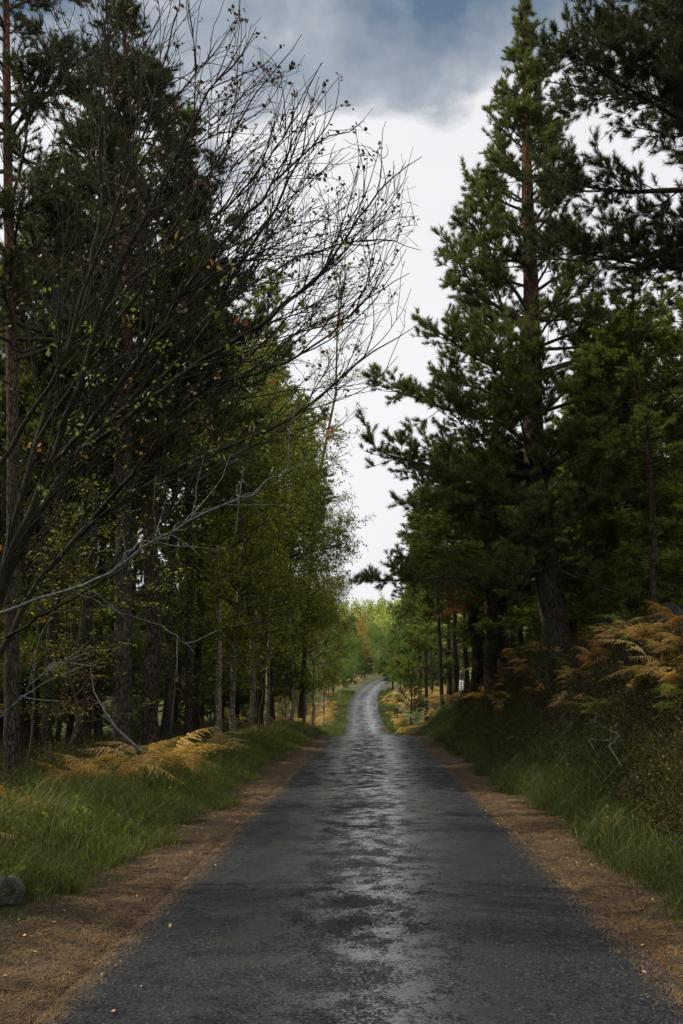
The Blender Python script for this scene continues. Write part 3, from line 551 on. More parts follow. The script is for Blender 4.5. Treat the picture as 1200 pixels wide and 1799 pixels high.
# ------------------------------------------------------------------ the bare, many-stemmed tree on the left
OUT = [(-900, 330), (0, 432), (60, 470), (110, 560), (165, 600), (210, 690), (275, 742), (370, 740), (480, 722), (520, 735), (640, 715), (700, 690), (750, 560), (900, 500), (1300, 400)]
def inside(P, r, slack=24):
    q = P[:, -1]-np.array([0, 0, CAM_Z]); c = q @ CM; px = 600+FPX*c[:, 0]/-c[:, 2]; py = 899.5-FPX*c[:, 1]/-c[:, 2]
    return px < np.interp(py, *zip(*OUT)) + r.normal(0, slack, len(P))
def rowan():
    r = np.random.default_rng(9); st, tw, lf, pl_ = Geo(), Geo(), Geo(), Geo()
    foot = (-130, 1500, 9.0)
    stems = [
     ([foot, (-60, 1250, 9), (0, 1040, 9), (50, 930, 9), (85, 860, 9), (140, 790, 9.1), (220, 715, 9.2), (300, 665, 9.2), (345, 610, 9.1), (385, 540, 9), (430, 440, 8.8), (500, 340, 8.6), (560, 210, 8.5)], .085),
     ([foot, (-70, 1230, 8.9), (-5, 1020, 8.8), (45, 910, 8.7), (90, 815, 8.6), (115, 730, 8.5), (150, 640, 8.4), (175, 560, 8.3), (205, 490, 8.2), (240, 420, 8.1), (300, 290, 8), (360, 170, 7.9), (432, 60, 7.8)], .075),
     ([(-20, 1090, 9), (15, 960, 9.2), (40, 860, 9.3), (62, 780, 9.4), (95, 660, 9.5), (140, 560, 9.6), (175, 430, 9.7), (184, 300, 9.8), (184, 120, 9.9), (186, -60, 10)], .05),
     ([foot, (-50, 1280, 9.2), (10, 1120, 9.3), (60, 1035, 9.4), (110, 960, 9.4), (160, 915, 9.5), (240, 870, 9.5), (300, 825, 9.5), (370, 795, 9.6), (450, 772, 9.7), (520, 735, 9.8), (600, 660, 9.9), (670, 610, 10), (735, 570, 10.1)], .06),
     ([(140, 790, 9.1), (200, 760, 8.9), (260, 700, 8.8), (320, 655, 8.7), (380, 620, 8.6), (450, 575, 8.5), (520, 520, 8.5), (590, 450, 8.5), (650, 350, 8.5), (700, 300, 8.5), (742, 275, 8.5)], .042),
     ([(90, 815, 8.6), (150, 760, 8.4), (200, 690, 8.2), (270, 590, 8), (330, 500, 7.9), (400, 420, 7.8), (470, 330, 7.8), (560, 250, 7.8), (640, 210, 7.8)], .038),
     ([(62, 780, 9.4), (120, 690, 9.2), (190, 590, 9.1), (250, 500, 9), (310, 390, 9), (370, 300, 9), (430, 200, 9), (480, 120, 9), (530, 60, 9)], .032),
     ([(-40, 900, 8.6), (0, 830, 8.5), (50, 730, 8.4), (100, 660, 8.3), (135, 560, 8.2), (170, 440, 8.1), (230, 310, 8), (270, 180, 8), (300, 60, 8), (330, -60, 8)], .036),
     ([(160, 915, 9.5), (230, 840, 9.3), (300, 740, 9.1), (350, 700, 9), (420, 660, 9), (500, 640, 9), (580, 590, 9), (650, 520, 9), (720, 480, 9)], .034),
     ([(10, 1120, 9.3), (80, 1075, 9), (165, 1030, 8.8), (240, 965, 8.6), (300, 900, 8.5), (350, 840, 8.4), (420, 790, 8.4), (500, 770, 8.4), (560, 740, 8.4)], .024),
     ([(220, 715, 9.2), (290, 620, 9.4), (360, 560, 9.6), (440, 500, 9.8), (530, 450, 10), (620, 420, 10), (690, 420, 10), (740, 440, 10)], .028),
     ([(175, 560, 8.3), (230, 500, 8.5), (300, 440, 8.7), (380, 380, 8.9), (460, 300, 9), (520, 200, 9), (565, 110, 9)], .024)]
    def path_of(seq):
        pts = np.array([pix(a, b, c) for a, b, c in seq]); d = np.concatenate([[0], np.cumsum(np.linalg.norm(np.diff(pts, axis=0), axis=1))])
        K = 26; s = np.linspace(0, d[-1], K); q = np.stack([np.interp(s, d, pts[:, i]) for i in range(3)], 1)
        for _ in range(2): q[1:-1] = (q[:-2]+2*q[1:-1]+q[2:])/4
        q[1:-1] += r.normal(0, 0.012, (K-2, 3)); return q, d[-1]
    PS, LS, RS = [], [], []
    for seq, r0 in stems:
        q, l = path_of(seq); PS.append(q); LS.append(l); r0 *= .66; rad = 0.003+(r0-0.003)*(1-np.linspace(0, 1, 26))**0.8; RS.append(rad); st.tubes(q, rad, 9)
    PS = np.array(PS); LS = np.array(LS)
    drift = np.array([0.55, 0.0, 0.62])
    s, d, par, t = sprout(r, PS, LS, 4.6, 0.25, 0.98, 6, (22, 50)); d = nrm(d + drift*0.5)
    l1 = r.uniform(0.8, 2.1, len(s))*(1.15-0.5*t); P1 = grow(r, s, d, l1, 10, 0.10, 0.03)
    k = inside(P1, r); P1 = P1[k]; l1 = l1[k]; t = t[k]; tw.tubes(P1, taper(np.interp(t, [0, 1], [.011, .006]), 0.0028, 10), 5)
    s, d, par, t = sprout(r, P1, l1, 4.4, 0.15, 1.0, 2, (25, 55)); d = nrm(d + drift*0.25); l2 = r.uniform(0.25, 0.85, len(s))
    P2 = grow(r, s, d, l2, 7, 0.12, 0.02); k = inside(P2, r); P2 = P2[k]; l2 = l2[k]; tw.tubes(P2, taper(np.full(len(P2), .0042), 0.0022, 7), 4)
    s, d, par, t = sprout(r, P2, l2, 3.0, 0.2, 1.0, 0, (30, 60)); l3 = r.uniform(0.06, 0.25, len(s)); P3 = grow(r, s, d, l3, 4, 0.1, 0.03); tw.tubes(P3, np.full((len(s), 4), .0022), 3)
    # withered leaf bunches on a share of the tips, living leaves lower down
    tips = np.concatenate([P1[:, -1], P2[:, -1]]); tips = tips[r.random(len(tips)) < 0.42]
    leaves(lf, r, tips, 0.042, 5, 0.022)
    low = np.concatenate([P2[:, k] for k in (2, 4, 6)]); sel = (low[:, 2] < 5.2) & (r.random(len(low)) < 0.085); low = low[sel]; k = r.random(len(low)) < 0.85
    leaves(lf, r, low[k], 0.055, 7, 0.05, 1, 1.2); leaves(lf, r, low[~k], 0.05, 5, 0.04, 2, 1.2)
    # the pale lichened lower branch
    pb = [([(-90, 1110, 8.4), (0, 1078, 8.3), (60, 1052, 8.2), (125, 1035, 8.1), (200, 1012, 8), (218, 985, 8), (245, 965, 7.9), (300, 932, 7.8), (350, 900, 7.8), (420, 880, 7.8), (480, 842, 7.9), (545, 805, 8)], .026),
          ([(218, 985, 8), (226, 968, 8), (250, 952, 8.1), (290, 948, 8.2), (330, 905, 8.3), (372, 892, 8.4)], .012), ([(418, 880, 7.8), (418, 860, 7.8), (426, 842, 7.8), (424, 820, 7.9)], .008),
          ([(-60, 1290, 7.6), (20, 1245, 7.5), (60, 1200, 7.4), (95, 1165, 7.4), (115, 1110, 7.4)], .007), ([(125, 1035, 8.1), (215, 1075, 8), (300, 1110, 8), (340, 1145, 8)], .004)]
    PB, LB = [], []
    for seq, r0 in pb: q, l = path_of(seq); PB.append(q); LB.append(l); pl_.tubes(q, 0.004+(r0*.72-.004)*(1-np.linspace(0, 1, 26)), 8)
    s, d, par, t = sprout(r, np.array(PB), np.array(LB), 3.2, 0.2, 1, 2, (25, 60)); l = r.uniform(.15, .7, len(s)); P = grow(r, s, d, l, 7, .12, 0); pl_.tubes(P, taper(np.full(len(s), .0055), .0025, 7), 4)
    C = dict(trunk=st.mesh('rowan_stems', M_rowan), twigs=tw.mesh('rowan_twigs', M_rowan), branch=pl_.mesh('rowan_pale_branch', M_pale))
    root = bpy.data.objects.new('rowan_tree', None); COL.objects.link(root); f = pix(*foot); root.location = [float(a) for a in f]
    tag(root, 'leaning many stemmed bare tree sweeping its fine twigs from the left edge across the sky', 'tree')
    for k, me in C.items():
        o = link(k, me, root, loc=-f)
        if k == 'branch': o['label'] = 'pale lichen covered lower branch'
    link('leaves', lf.mesh('rowan_leaves', [mat_leaf_dry, mat_leaf_green, mat_leaf_orange], False), root, loc=-f)
def leafm(name, c1, c2, tr):
    m, t, out = mat(name); g = N(t, 'ShaderNodeNewGeometry'); c = mix(t, g.outputs['Random Per Island'], c1, c2)
    p = N(t, 'ShaderNodeBsdfPrincipled'); L(t, c, p.inputs['Base Color']); p.inputs['Roughness'].default_value = 0.6
    q = N(t, 'ShaderNodeBsdfTranslucent'); L(t, c, q.inputs[0]); ms = N(t, 'ShaderNodeMixShader'); ms.inputs[0].default_value = tr
    L(t, p.outputs[0], ms.inputs[1]); L(t, q.outputs[0], ms.inputs[2]); L(t, ms.outputs[0], out.inputs[0]); return m
mat_leaf_dry = leafm('dry_leaf', (0.03, 0.022, 0.014), (0.08, 0.05, 0.025), .2)
mat_leaf_green = leafm('green_leaf', (0.07, 0.12, 0.015), (0.17, 0.20, 0.03), .45)
mat_leaf_orange = leafm('orange_leaf', (0.22, 0.07, 0.02), (0.32, 0.16, 0.04), .4)
rowan()

# ------------------------------------------------------------------ grass
def blades(g, r, x, y, z, ln, w, lean, az, K=4, m=0):
    n = len(x); t = np.linspace(0, 1, K)[None]; bend = lean[:, None]*t**1.8
    hx = np.cos(az)[:, None]*np.sin(bend)*ln[:, None]*t; hy = np.sin(az)[:, None]*np.sin(bend)*ln[:, None]*t; hz = np.cos(bend*0.9)*ln[:, None]*t
    c = np.stack([x[:, None]+hx, y[:, None]+hy, z[:, None]+hz-0.02], -1)
    sa = r.uniform(0, PI, n); side = np.stack([np.cos(sa), np.sin(sa), 0*sa], -1)[:, None]*(w[:, None]*(1-t*0.92))[..., None]*0.5
    v = np.stack([c-side, c+side], 2).reshape(-1, 3); b = (np.arange(n)*K*2)[:, None]; k = np.arange(K-1)[None]*2
    f = np.stack([b+k, b+k+1, b+k+3, b+k+2], -1).reshape(-1, 4); g.add(v, f, m)
RK = pix(2, 1560, 7.6)
def grass_field(name, seed, n, side, ulo, uhi, yr, color, lnr, bias=2.0, label=None, dip=1.0):
    r = np.random.default_rng(seed); g = Geo()
    nt = n//28; y = yr[0]+(yr[1]-yr[0])*r.random(nt)**bias; jit = fbm(y*0.8, y*0+seed, 7)*0.9
    u = ulo+jit+(uhi-ulo)*r.random(nt)**1.1-.6*sstep(48, 70, y); u = side*np.maximum(u, 2.05-.3*sstep(48, 70, y))
    tx = CX(y)+u; ty = np.where((np.abs(tx-RK[0]-.1) < .42) & (np.abs(y-7.2) < .55), 8.4, y); size = .5+1.25*r.random(nt)**2
    x = np.repeat(tx, 28)+r.normal(0, .055, nt*28)*np.repeat(size, 28); y = np.repeat(ty, 28)+r.normal(0, .07, nt*28); s = np.repeat(size, 28)
    az = np.arctan2(y-np.repeat(ty, 28), x-np.repeat(tx, 28)) + r.normal(0, .6, len(x))
    au = np.abs(x-CX(y)); shrink = 0.6+0.4*sstep(ulo-0.1, ulo+0.4, au)
    ln = r.uniform(*lnr, len(x))*s*shrink*(.55+.9*vnoise(x*1.1, y*1.1, 4)); lean = r.uniform(.5, 1.9, len(x)); w = (0.0048+0.00026*y)*r.uniform(.6, 1.4, len(x))
    blades(g, r, x, y, H(x, y), ln, w, lean, az)
    o = link(name, g.mesh(name, M_grass, False), color=color); tag(o, None, None, None, 'stuff')
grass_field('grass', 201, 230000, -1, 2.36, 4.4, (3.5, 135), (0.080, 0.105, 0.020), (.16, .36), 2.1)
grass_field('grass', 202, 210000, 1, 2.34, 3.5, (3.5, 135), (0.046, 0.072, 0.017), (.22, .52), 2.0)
# long pale stalks lying over the left grass, and tall seed stems on the right
r = np.random.default_rng(77); g = Geo(); n = 340
y = 5+26*r.random(n)**1.6; sd_ = np.where(r.random(n) < .62, -1, 1); u = sd_*r.uniform(2.9, 3.9, n); x = CX(y)+u
blades(g, r, x, y, H(x, y), r.uniform(.45, .85, n), np.full(n, .005)+.0001*y, r.uniform(.2, 1.2, n), r.uniform(-.4, 1.4, n), 6)
tag(link('dry_grass_stalks', g.mesh('dry_grass_stalks', M_grass, False), color=(0.22, 0.19, 0.09)), kind='stuff')

# ------------------------------------------------------------------ needle litter and fallen leaves on the strips
r = np.random.default_rng(78); g = Geo(); n = 200000
y = 3.2+28*r.random(n)**1.9; s_ = np.where(r.random(n) < .5, -1, 1); e = r.random(n); u = s_*(1.66+1.05*e**1.5+r.normal(0, .09, n)); x = CX(y)+u
on = np.abs(u) < 1.74; z = np.where(on, roadz(x, y, u), H(x, y))+0.004
a = r.uniform(0, PI, n); l = r.uniform(.018, .05, n)*(1+.03*y); w = .0011+.0002*y; dz = r.normal(.006, .008, n)
d = np.stack([np.cos(a)*l, np.sin(a)*l, dz], -1); q = np.stack([-np.sin(a)*w, np.cos(a)*w, 0*a], -1); p = np.stack([x, y, z], -1)
v = np.stack([p-q, p+q, p+d], 1).reshape(-1, 3); g.add(v, np.arange(len(v)).reshape(-1, 3))
def litter_mat():
    m, t, out = mat('needle_litter'); g_ = N(t, 'ShaderNodeNewGeometry'); c = mix(t, g_.outputs['Random Per Island'], (0.026, 0.016, 0.008), (0.19, 0.115, 0.050))
    c = mix(t, ramp(t, noise(t, 3.2, 6, None, .7), [(0.38, 0.9), (0.56, 0.0)]), c, (0.028, 0.017, 0.010))
    p = N(t, 'ShaderNodeBsdfPrincipled'); L(t, c, p.inputs['Base Color']); p.inputs['Roughness'].default_value = .8; L(t, p.outputs[0], out.inputs[0]); return m
mat_litter = litter_mat()
tag(link('pine_needle_litter', g.mesh('pine_needle_litter', mat_litter, False)), kind='stuff')
g = Geo(); n = 900; y = 3.5+40*r.random(n)**1.7; u = np.where(r.random(n) < .5, -1, 1)*(1.3+1.7*r.random(n)**.8); x = CX(y)+u
z = np.where(np.abs(u) < 1.66, roadz(x, y, u), H(x, y))+.012; leaves(g, r, np.stack([x, y, z], -1), .03, 1, .004, 0, 4)
n = 22; y = 4+30*r.random(n)**1.5; u = r.uniform(-1.4, 1.4, n); x = CX(y)+u; leaves(g, r, np.stack([x, y, roadz(x, y, u)+.01], -1), .024, 1, .003, 0, 5)
tag(link('fallen_leaves', g.mesh('fallen_leaves', leafm('fallen_leaf', (0.20, 0.12, 0.04), (0.42, 0.34, 0.14), .1), False)), kind='stuff')

r = np.random.default_rng(79); g = Geo(); n = 900; y = 5+40*r.random(n)**1.6; sd_ = np.where(r.random(n) < .5, -1, 1); u = sd_*r.uniform(2.6, 4.0, n); x = CX(y)+u
S0 = np.repeat(np.stack([x, y, H(x, y)], -1), 4, 0); d = r.normal(0, .5, (n*4, 3)); d[:, 2] = 1; P = grow(r, S0, d, r.uniform(.12, .38, n*4), 4, .15, 0); g.tubes(P, np.full((n*4, 4), .002), 3, 0)
pos, _ = along(r, P, 5, .3); leaves(g, r, pos, .045, 1, .02, 0, 1.5)
tag(link('weeds', g.mesh('weeds', M_leaf, False), color=(0.13, 0.16, 0.03)), kind='stuff')
g = Geo(); n = 260; y = 3.6+24*r.random(n)**1.5; u = np.where(r.random(n) < .5, -1, 1)*r.uniform(1.6, 2.8, n); x = CX(y)+u; z = np.maximum(H(x, y), np.where(np.abs(u) < 1.78, roadz(x, y, u), -9))+.008
d = r.normal(0, 1, (n, 3)); d[:, 2] = .03; P = grow(r, np.stack([x, y, z], -1), d, r.uniform(.06, .32, n), 5, .12, 0); P[..., 2] = z[:, None]+.004; g.tubes(P, np.full((n, 5), .0032), 4)
tag(link('fallen_twigs', g.mesh('fallen_twigs', M_limb)), kind='stuff')
# ------------------------------------------------------------------ heather and scrub on the right bank, low scrub under the left wood
def scrub(name, seed, n, side, ur, yr, hgt, color, bias=1.5, per=42):
    r = np.random.default_rng(seed); g = Geo(); y = yr[0]+(yr[1]-yr[0])*r.random(n)**bias; u = side*(ur[0]+(ur[1]-ur[0])*r.random(n)); x = CX(y)+u
    s0 = np.stack([x, y, H(x, y)-.03], -1); S0 = np.repeat(s0, per, 0)+np.concatenate([r.normal(0, .10, (n*per, 2)), np.zeros((n*per, 1))], 1)
    d = r.normal(0, .42, (n*per, 3)); d[:, 2] = 1; hh = r.uniform(*hgt, n*per)*np.repeat(r.uniform(.6, 1.25, n), per)
    P = grow(r, S0, d, hh, 4, .14, .05); g.tubes(P, np.broadcast_to(np.array([.004, .0035, .003, .002])[None], (len(P), 4)), 3, 1)
    pos, dr = along(r, P, 9, .2); leaves(g, r, pos, .032, 2, .022, 0, .5)
    o = link(name, g.mesh(name, [M_leaf, M_limb], False), color=color); tag(o, kind='stuff')
scrub('heather', 301, 4000, 1, (2.95, 8.0), (6, 42), (.14, .44), (0.042, 0.034, 0.019), 1.7)
scrub('undergrowth', 302, 900, -1, (4.2, 11), (6, 50), (.2, .6), (0.035, 0.045, 0.015), 1.3, 30)

# ------------------------------------------------------------------ bracken
def frond_mesh(seed, length=0.95):
    r = np.random.default_rng(seed); g = Geo(); K = 30; t = np.linspace(0, 1, K)
    ang = np.radians(80 - 92*sstep(.05, .8, t)*r.uniform(.9, 1.1)); st = length/(K-1); x = np.concatenate([[0], np.cumsum(np.cos(ang[:-1])*st)]); z = np.concatenate([[0], np.cumsum(np.sin(ang[:-1])*st)])
    yb = np.cumsum(r.normal(0, .002, K)) + r.uniform(-.18, .18)*t**2; P = np.stack([x, yb, z], 1); g.tubes(P, 0.0045*(1-t*.75), 4, 1)
    T = nrm(np.gradient(P, axis=0)); V = []; cv = r.uniform(.1, .5)
    for i, s in enumerate(np.linspace(.36, .985, 15)):
        f = s*(K-1); k = int(f); c = P[k]*(1-(f-k))+P[min(k+1, K-1)]*(f-k); tn = T[k]; prog = (s-.36)/.64; L_ = length*.25*(1-prog)**.85*min(1, .75+prog*3)+.015
        for sg in (-1, 1):
            
            if r.random() < .05: continue
            L_ = max(.02, L_*r.uniform(.78, 1.12)); d = nrm(tn*r.uniform(.25, .6) + np.array([0, sg, 0])*.9 + np.array([0, 0, -.05-.38*r.random()])); nn = np.cross(d, tn); m = max(4, int(L_/.017))
            q = (np.arange(m)+.6)/m; cc = c + d*L_*q[:, None] + np.array([0, 0, -1])*(q[:, None]**2)*L_*cv
            a = nrm(tn - (tn@d)*d); pl_ = (.11*L_*(1-q)**.8+.006)[:, None]; w = (L_/m*.40)
            for sa in (-1, 1):
                tip = cc + a*sa*pl_ + d*pl_*.35 + r.normal(0, .003, (m, 3)); b0 = cc-d*w; b1 = cc+d*w; mid1 = (b0+tip)/2-d*w*.6; mid2 = (b1+tip)/2+d*w*.5
                V.append(np.stack([b0, b1, mid2, tip], 1).reshape(-1, 4, 3)); 
    V = np.concatenate(V); g.add(V.reshape(-1, 3), np.arange(len(V)*4).reshape(-1, 4)); return g.mesh('bracken_frond', [M_bracken, M_bracken], False)
FR = [frond_mesh(400+i, .75+.08*i) for i in range(8)]
GOLD, BROWN, GREEN, PALE = (0.38, 0.25, 0.08), (0.32, 0.175, 0.065), (0.11, 0.16, 0.04), (0.46, 0.33, 0.15)
cname = {GOLD: 'golden', BROWN: 'rusty brown', GREEN: 'still green', PALE: 'straw coloured'}
rb = np.random.default_rng(55)
def bracken(x, y, col, label, group, nf=5, sc=1.0, face=None, lift=0.0):
    root = bpy.data.objects.new('bracken_plant', None); COL.objects.link(root); root.location = (float(x), float(y), float(H(x, y))-.03+lift); tag(root, label, 'bracken', group)
    nf = int(nf*1.7)
    for k in range(nf):
        c = np.array(col)*rb.uniform(.75, 1.2); a = (rb.uniform(0, 6.28) if face is None else face+rb.normal(0, .8))
        link('frond', FR[rb.integers(8)], root, tuple(c), (float(rb.normal(0, .08)), float(rb.normal(0, .08)), 0), (float(rb.normal(0, .15)), float(rb.normal(.05, .2)), float(a)), float(sc*rb.uniform(.5, .9)))
def patch(where, group, seed, n, fn, cols, nf, sc, face=None):
    r = np.random.default_rng(seed); pts = sorted([fn(r) for _ in range(n)], key=lambda p: p[1]); cnt = {}
    for x, y in pts:
        if 36 < y < 78 and abs(655+x/y*FPX-817) < 22: continue
        c = cols[r.integers(len(cols))]; i = cnt.get(c, 0); cnt[c] = i+1
        bracken(x, y, c, f'{cname[c]} bracken {where}, {nth(i)} of that colour', group, int(r.integers(nf[0], nf[1]+1)), float(r.uniform(*sc)), face)
def uy(u, y): return (float(CX(y))+u, y)
# left verge: hand-placed plants, then the rows farther on
for px, Y, u, c, l, k, s in [(0, 8.6, -3.55, GOLD, 'golden bracken leaning in at the left edge above the rock', 4, .8), (30, 10.6, None, BROWN, 'faded brown bracken low at the left edge under the trunks', 4, .7), (110, 13, None, BROWN, 'brown drooping bracken left of the golden clump', 5, .9), (165, 13.8, None, GOLD, 'golden brown bracken at the near end of the left row', 6, .95),
    (205, 14.6, None, GOLD, 'golden bracken with thin fronds stretched to the left', 6, .95), (250, 15.6, None, PALE, 'straw gold bracken below the fallen grey branch', 6, 1.0), (285, 16.5, None, GREEN, 'green frond bracken among the golden row on the left', 3, 1.1),
    (310, 16.5, None, GOLD, 'tallest golden bracken of the left row, fronds arching over the grass', 7, 1.1), (345, 17, None, GOLD, 'yellow bracken ending the near left row, a long frond drooping to the right', 6, 1.1), (385, 22, None, PALE, 'straw coloured bracken at the foot of the white birch', 5, .9)]:
    x = float(pix(px, 1220, Y)[0]) if u is None else u; x = min(x, -3.25); bracken(x, Y, c, l, 'bracken along the left verge', k, s*1.2)
patch('among the near golden row on the left', 'bracken in the near left row', 500, 9, lambda r: uy(r.uniform(-4.3, -3.45), r.uniform(11, 20)), [GOLD, BROWN, PALE], (3, 5), (.8, 1.2))
patch('on the left verge before the dip', 'bracken before the dip on the left', 501, 16, lambda r: uy(r.uniform(-5.2, -3.7), r.uniform(30, 58)), [GOLD, PALE, GOLD], (4, 6), (1.0, 1.4))
patch('on the left bank beyond the dip', 'bracken beyond the dip on the left', 502, 30, lambda r: uy(r.uniform(-5.8, -3.0), r.uniform(66, 108)), [PALE, GOLD], (4, 6), (1.5, 2.1))
# right bank
for px, py, Y, c, l, k, s in [(1160, 1150, 12.5, PALE, 'large straw gold bracken with layered fronds at the right edge', 8, 1.15), (1195, 1180, 11.4, GOLD, 'golden bracken cut by the right edge', 7, 1.1), (1185, 1215, 11.0, GREEN, 'yellow green bracken under the large golden one at the right edge', 5, .9),
    (1110, 1090, 15.5, GREEN, 'green tipped bracken standing highest on the right bank', 4, 1.0), (1125, 1100, 14.8, BROWN, 'rusty bracken high on the right bank under the dark boulder', 7, 1.0), (1080, 1110, 16, BROWN, 'orange brown bracken beside the highest one on the right bank', 6, 1.0),
    (1165, 1080, 15.0, BROWN, 'rusty bracken beneath the reddish trunk at the right', 7, 1.0), (1065, 1140, 14.8, BROWN, 'rusty bracken with ragged fronds right of the big pine', 7, .9), (1045, 1220, 12.2, GOLD, 'golden bracken low on the dark right bank', 4, .7), (1060, 1215, 12.0, GREEN, 'green and yellow bracken low on the dark right bank', 5, .8),
    (1010, 1170, 15.5, GOLD, 'golden bracken right under the foot of the big pine', 5, .8), (1000, 1185, 14.5, BROWN, 'brown bracken in front of the foot of the big pine', 4, .7), (1035, 1160, 16.5, GOLD, 'small golden bracken between the big pine and the ragged rusty one', 4, .7), (955, 1130, 24, GOLD, 'yellow bracken tucked left of the big trunk', 5, .9),
    (1020, 1215, 13.4, BROWN, 'brown bracken hanging over the shaded bank', 4, .8), (925, 1290, 16, GREEN, 'green and yellow bracken rising from the right grass', 4, .75), (905, 1285, 17, GOLD, 'yellow bracken by the right grass verge', 4, .7), (860, 1270, 20, GREEN, 'bright green bracken frond upright at the right verge', 4, .8)]:
    x, Y = on_ground(px, py, .5); bracken(x, Y, c, l, 'bracken on the right bank', int(k*1.1), s*1.0, lift=.14)
rs = np.random.default_rng(88); spots_ = sorted([on_ground(rs.uniform(900, 1215), rs.uniform(1075, 1235), .4) for _ in range(30)], key=lambda q: q[1]); cnt = {}
for x, y in spots_:
    c = (GOLD, GOLD, BROWN, PALE, GREEN)[rs.integers(5)]; i = cnt.get(c, 0); cnt[c] = i+1
    bracken(x, y, c, f'{cname[c]} bracken in the heather of the right bank, {nth(i)} of that colour', 'bracken in the heather', int(rs.integers(3, 6)), float(rs.uniform(.7, 1.1)), lift=.16)
patch('on the shaded slope left of the big pine', 'bracken on the shaded slope', 503, 26, lambda r: uy(r.uniform(3.3, 5.0), r.uniform(20, 34)), [GOLD, BROWN, GOLD, GREEN], (3, 5), (.9, 1.3))
patch('on the right verge before the dip', 'bracken before the dip on the right', 504, 26, lambda r: uy(r.uniform(3.0, 5.5), r.uniform(36, 60)), [PALE, GOLD, GREEN, PALE], (5, 7), (1.1, 1.5))
patch('on the sunny bank beyond the dip', 'bracken beyond the dip on the right', 505, 80, lambda r: uy(2.3+6*r.random()**1.4, r.uniform(60, 112)), [PALE, GOLD, PALE, GREEN], (5, 7), (1.5, 2.1))
patch('under the pines right of the road', 'bracken under the right pines', 506, 26, lambda r: uy(r.uniform(5, 12), r.uniform(38, 70)), [GOLD, BROWN, PALE], (5, 6), (1.3, 1.7))
patch('on the bend of the climbing road', 'bracken on the climbing bend', 507, 16, lambda r: uy(r.choice([-1, 1])*r.uniform(3.0, 7), r.uniform(120, 190)), [GOLD, PALE], (5, 6), (2.0, 2.6))

# ------------------------------------------------------------------ rock, boulder, fallen branch, dead twigs
def stone(name, seed, size, m):
    r = np.random.default_rng(seed); import bmesh
    bm = bmesh.new(); bmesh.ops.create_icosphere(bm, subdivisions=4, radius=1)
    pl_ = [nrm(r.normal(0, 1, 3)) for _ in range(9)]; of = r.uniform(.55, .85, 9)
    for v in bm.verts:
        p = np.array(v.co)
        for a, b in zip(pl_, of):
            d = p@a-b
            if d > 0: p = p-a*d*.92
        p = p*(1+.16*float(fbm(p[0]*3+9, p[1]*3+p[2]*2, seed))); v.co = p*np.array(size)
    me = bpy.data.meshes.new(name); bm.to_mesh(me); bm.free(); me.materials.append(m); [setattr(q, 'use_smooth', True) for q in me.polygons]; return me
M_rock = rock_mat(); p = pix(2, 1560, 7.6)
tag(link('rock', stone('rock', 3, (.20, .18, .17), M_rock), loc=(p[0]-.01, 7.6, float(H(p[0], 7.6))+.055), rot=(.5, .35, 1.9)), 'grey pointed lichen speckled rock in the grass at the left edge', 'rock')
p = pix(1172, 1050, 18.5)
tag(link('boulder', stone('boulder', 5, (.34, .34, .6), rock_mat('dark_rock', .09)), loc=(p[0], 18.5, float(H(p[0], 18.5))+.22)), 'dark rounded boulder standing behind the right bracken beside the reddish trunk', 'boulder')
def px_branch(name, seqs, m, seed, label, cat, per=5, tl=(.1, .4)):
    r = np.random.default_rng(seed); g = Geo(); PS, LS = [], []
    for seq, r0 in seqs:
        pts = np.array([pix(*q) for q in seq]); d = np.concatenate([[0], np.cumsum(np.linalg.norm(np.diff(pts, axis=0), axis=1))]); s = np.linspace(0, d[-1], 14)
        q = np.stack([np.interp(s, d, pts[:, i]) for i in range(3)], 1); g.tubes(q, r0*(1-.7*np.linspace(0, 1, 14)), 7); PS.append(q); LS.append(d[-1])
    s, d, par, t = sprout(r, np.array(PS), np.array(LS), per, .25, 1, 2, (25, 60)); P = grow(r, s, d, r.uniform(*tl, len(s)), 6, .12, 0); g.tubes(P, taper(np.full(len(s), seqs[0][1]*.3), .0015, 6), 4)
    o = link(name, g.mesh(name, m)); tag(o, label, cat)
px_branch('fallen_branch', [([(250, 1322, 13.5), (232, 1305, 13.5), (205, 1280, 13.6), (185, 1252, 13.7), (165, 1215, 13.9), (158, 1170, 14)], .022)], M_pale, 3, 'grey lichened branch leaning over the golden bracken on the left', 'branch', 3)
px_branch('dead_twigs', [([(1092, 1345, 11.2), (1070, 1310, 11.3), (1090, 1292, 11.4), (1066, 1280, 11.5), (1042, 1265, 11.5)], .006), ([(1052, 1330, 11), (1040, 1310, 11), (1033, 1297, 11), (1060, 1302, 11.2), (1088, 1294, 11.3)], .005)], M_pale, 4, 'bare pale twigs sticking out of the dark heather on the right bank', 'twigs', 6, (.05, .22))
# brown dead foliage hanging left of the close pair of trunks
g = Geo(); r = np.random.default_rng(61); p = pix(800, 1052, 30); s = np.repeat(p[None], 26, 0)+np.array([.9, 0, -.05])*1; d = r.normal(0, .35, (26, 3)); d[:, 0] -= 1
P = grow(r, s, d, r.uniform(.5, 1.7, 26), 6, .1, .01); g.tubes(P, np.full((26, 6), .006), 4, 1); pos, dr = along(r, P, 16, .3); tufts(g, r, pos, dr, 14, .10, .014)
tag(link('dead_pine_bough', g.mesh('dead_pine_bough', [mat_leaf_orange, M_limb], False)), 'dead rust brown pine bough hanging left of the close pair of trunks', 'bough')

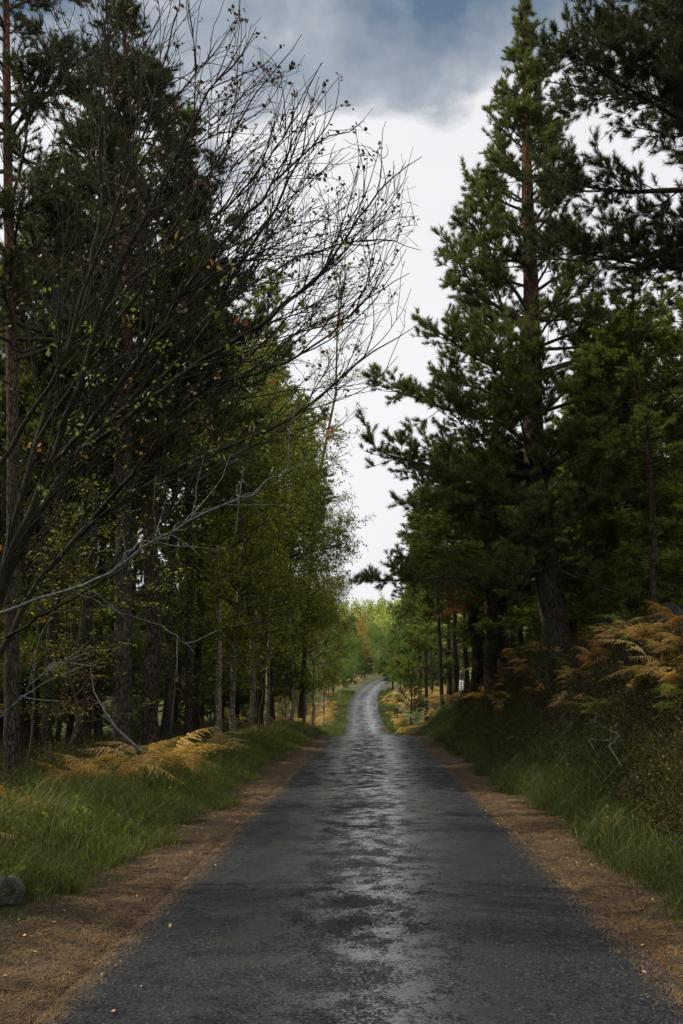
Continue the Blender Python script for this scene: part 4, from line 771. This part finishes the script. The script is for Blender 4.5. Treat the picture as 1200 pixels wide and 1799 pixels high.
# ------------------------------------------------------------------ two people far among the right trunks
def person(px, Y, label, cj, ct, rz):
    p = pix(px, 1198, Y); gz = float(H(p[0], Y))
    root = bpy.data.objects.new('person', None); COL.objects.link(root); root.location = (float(p[0]), Y, gz-.02); root.rotation_euler = (0, 0, rz)
    tag(root, label, 'person')
    def skin(name, J, E, m, sub=2):
        me = bpy.data.meshes.new(name); me.from_pydata([j[:3] for j in J], E, []); o = link(name, me, root); me.materials.append(m)
        o.modifiers.new('skin', 'SKIN'); s = o.modifiers.new('sub', 'SUBSURF'); s.levels = s.render_levels = sub
        if not me.skin_vertices: me.skin_vertices.new()
        for sv, j in zip(me.skin_vertices[0].data, J): sv.radius = (j[3], j[3]*(.75 if j[3] > .1 else 1))
        me.skin_vertices[0].data[0].use_root = True
    sk = plain('skin', (.45, .28, .2), .6); grn = plain('jacket_cloth', cj, .8); trou = plain('trouser_cloth', ct, .8)
    J = [(0, 0, .95, .13), (0, 0, 1.2, .12), (0, 0, 1.42, .12), (0, 0, 1.52, .05), (0, 0, 1.62, .085), (0, 0, 1.72, .07), (-.2, 0, 1.40, .05), (-.24, .02, 1.12, .042), (-.22, .1, .88, .033), (-.22, .12, .80, .03), (.2, 0, 1.40, .05), (.24, .02, 1.12, .042), (.22, .1, .88, .033), (.22, .12, .80, .03),
         (-.1, 0, .9, .085), (-.11, .01, .5, .06), (-.11, -.01, .09, .042), (-.11, .14, .04, .035), (.1, 0, .9, .085), (.11, .04, .5, .06), (.11, .02, .09, .042), (.11, .17, .04, .035)]
    E = [(0, 1), (1, 2), (2, 3), (3, 4), (4, 5), (2, 6), (6, 7), (7, 8), (8, 9), (2, 10), (10, 11), (11, 12), (12, 13), (0, 14), (14, 15), (15, 16), (16, 17), (0, 18), (18, 19), (19, 20), (20, 21)]
    skin('body', J, E, sk)
    skin('jacket', [(0, 0, .86, .155), (0, 0, 1.2, .145), (0, 0, 1.43, .14), (0, -.02, 1.55, .085), (0, -.03, 1.67, .115), (0, -.02, 1.77, .07), (-.2, 0, 1.41, .068), (-.25, .02, 1.12, .058), (-.225, .1, .9, .046), (.2, 0, 1.41, .068), (.25, .02, 1.12, .058), (.225, .1, .9, .046)],
         [(0, 1), (1, 2), (2, 3), (3, 4), (4, 5), (2, 6), (6, 7), (7, 8), (2, 9), (9, 10), (10, 11)], grn)
    skin('trousers', [(0, 0, .93, .14), (-.1, 0, .84, .10), (-.11, .01, .5, .075), (-.11, -.01, .12, .06), (.1, 0, .84, .10), (.11, .04, .5, .075), (.11, .02, .12, .06)], [(0, 1), (1, 2), (2, 3), (0, 4), (4, 5), (5, 6)], trou)
person(826, 78.0, 'person in a pale green hooded jacket, half hidden by the far pine trunks', (.34, .60, .28), (.12, .13, .14), .3)
person(811, 79.5, 'person in dark clothes left of the one in pale green', (.012, .014, .016), (.5, .56, .66), 2.6)
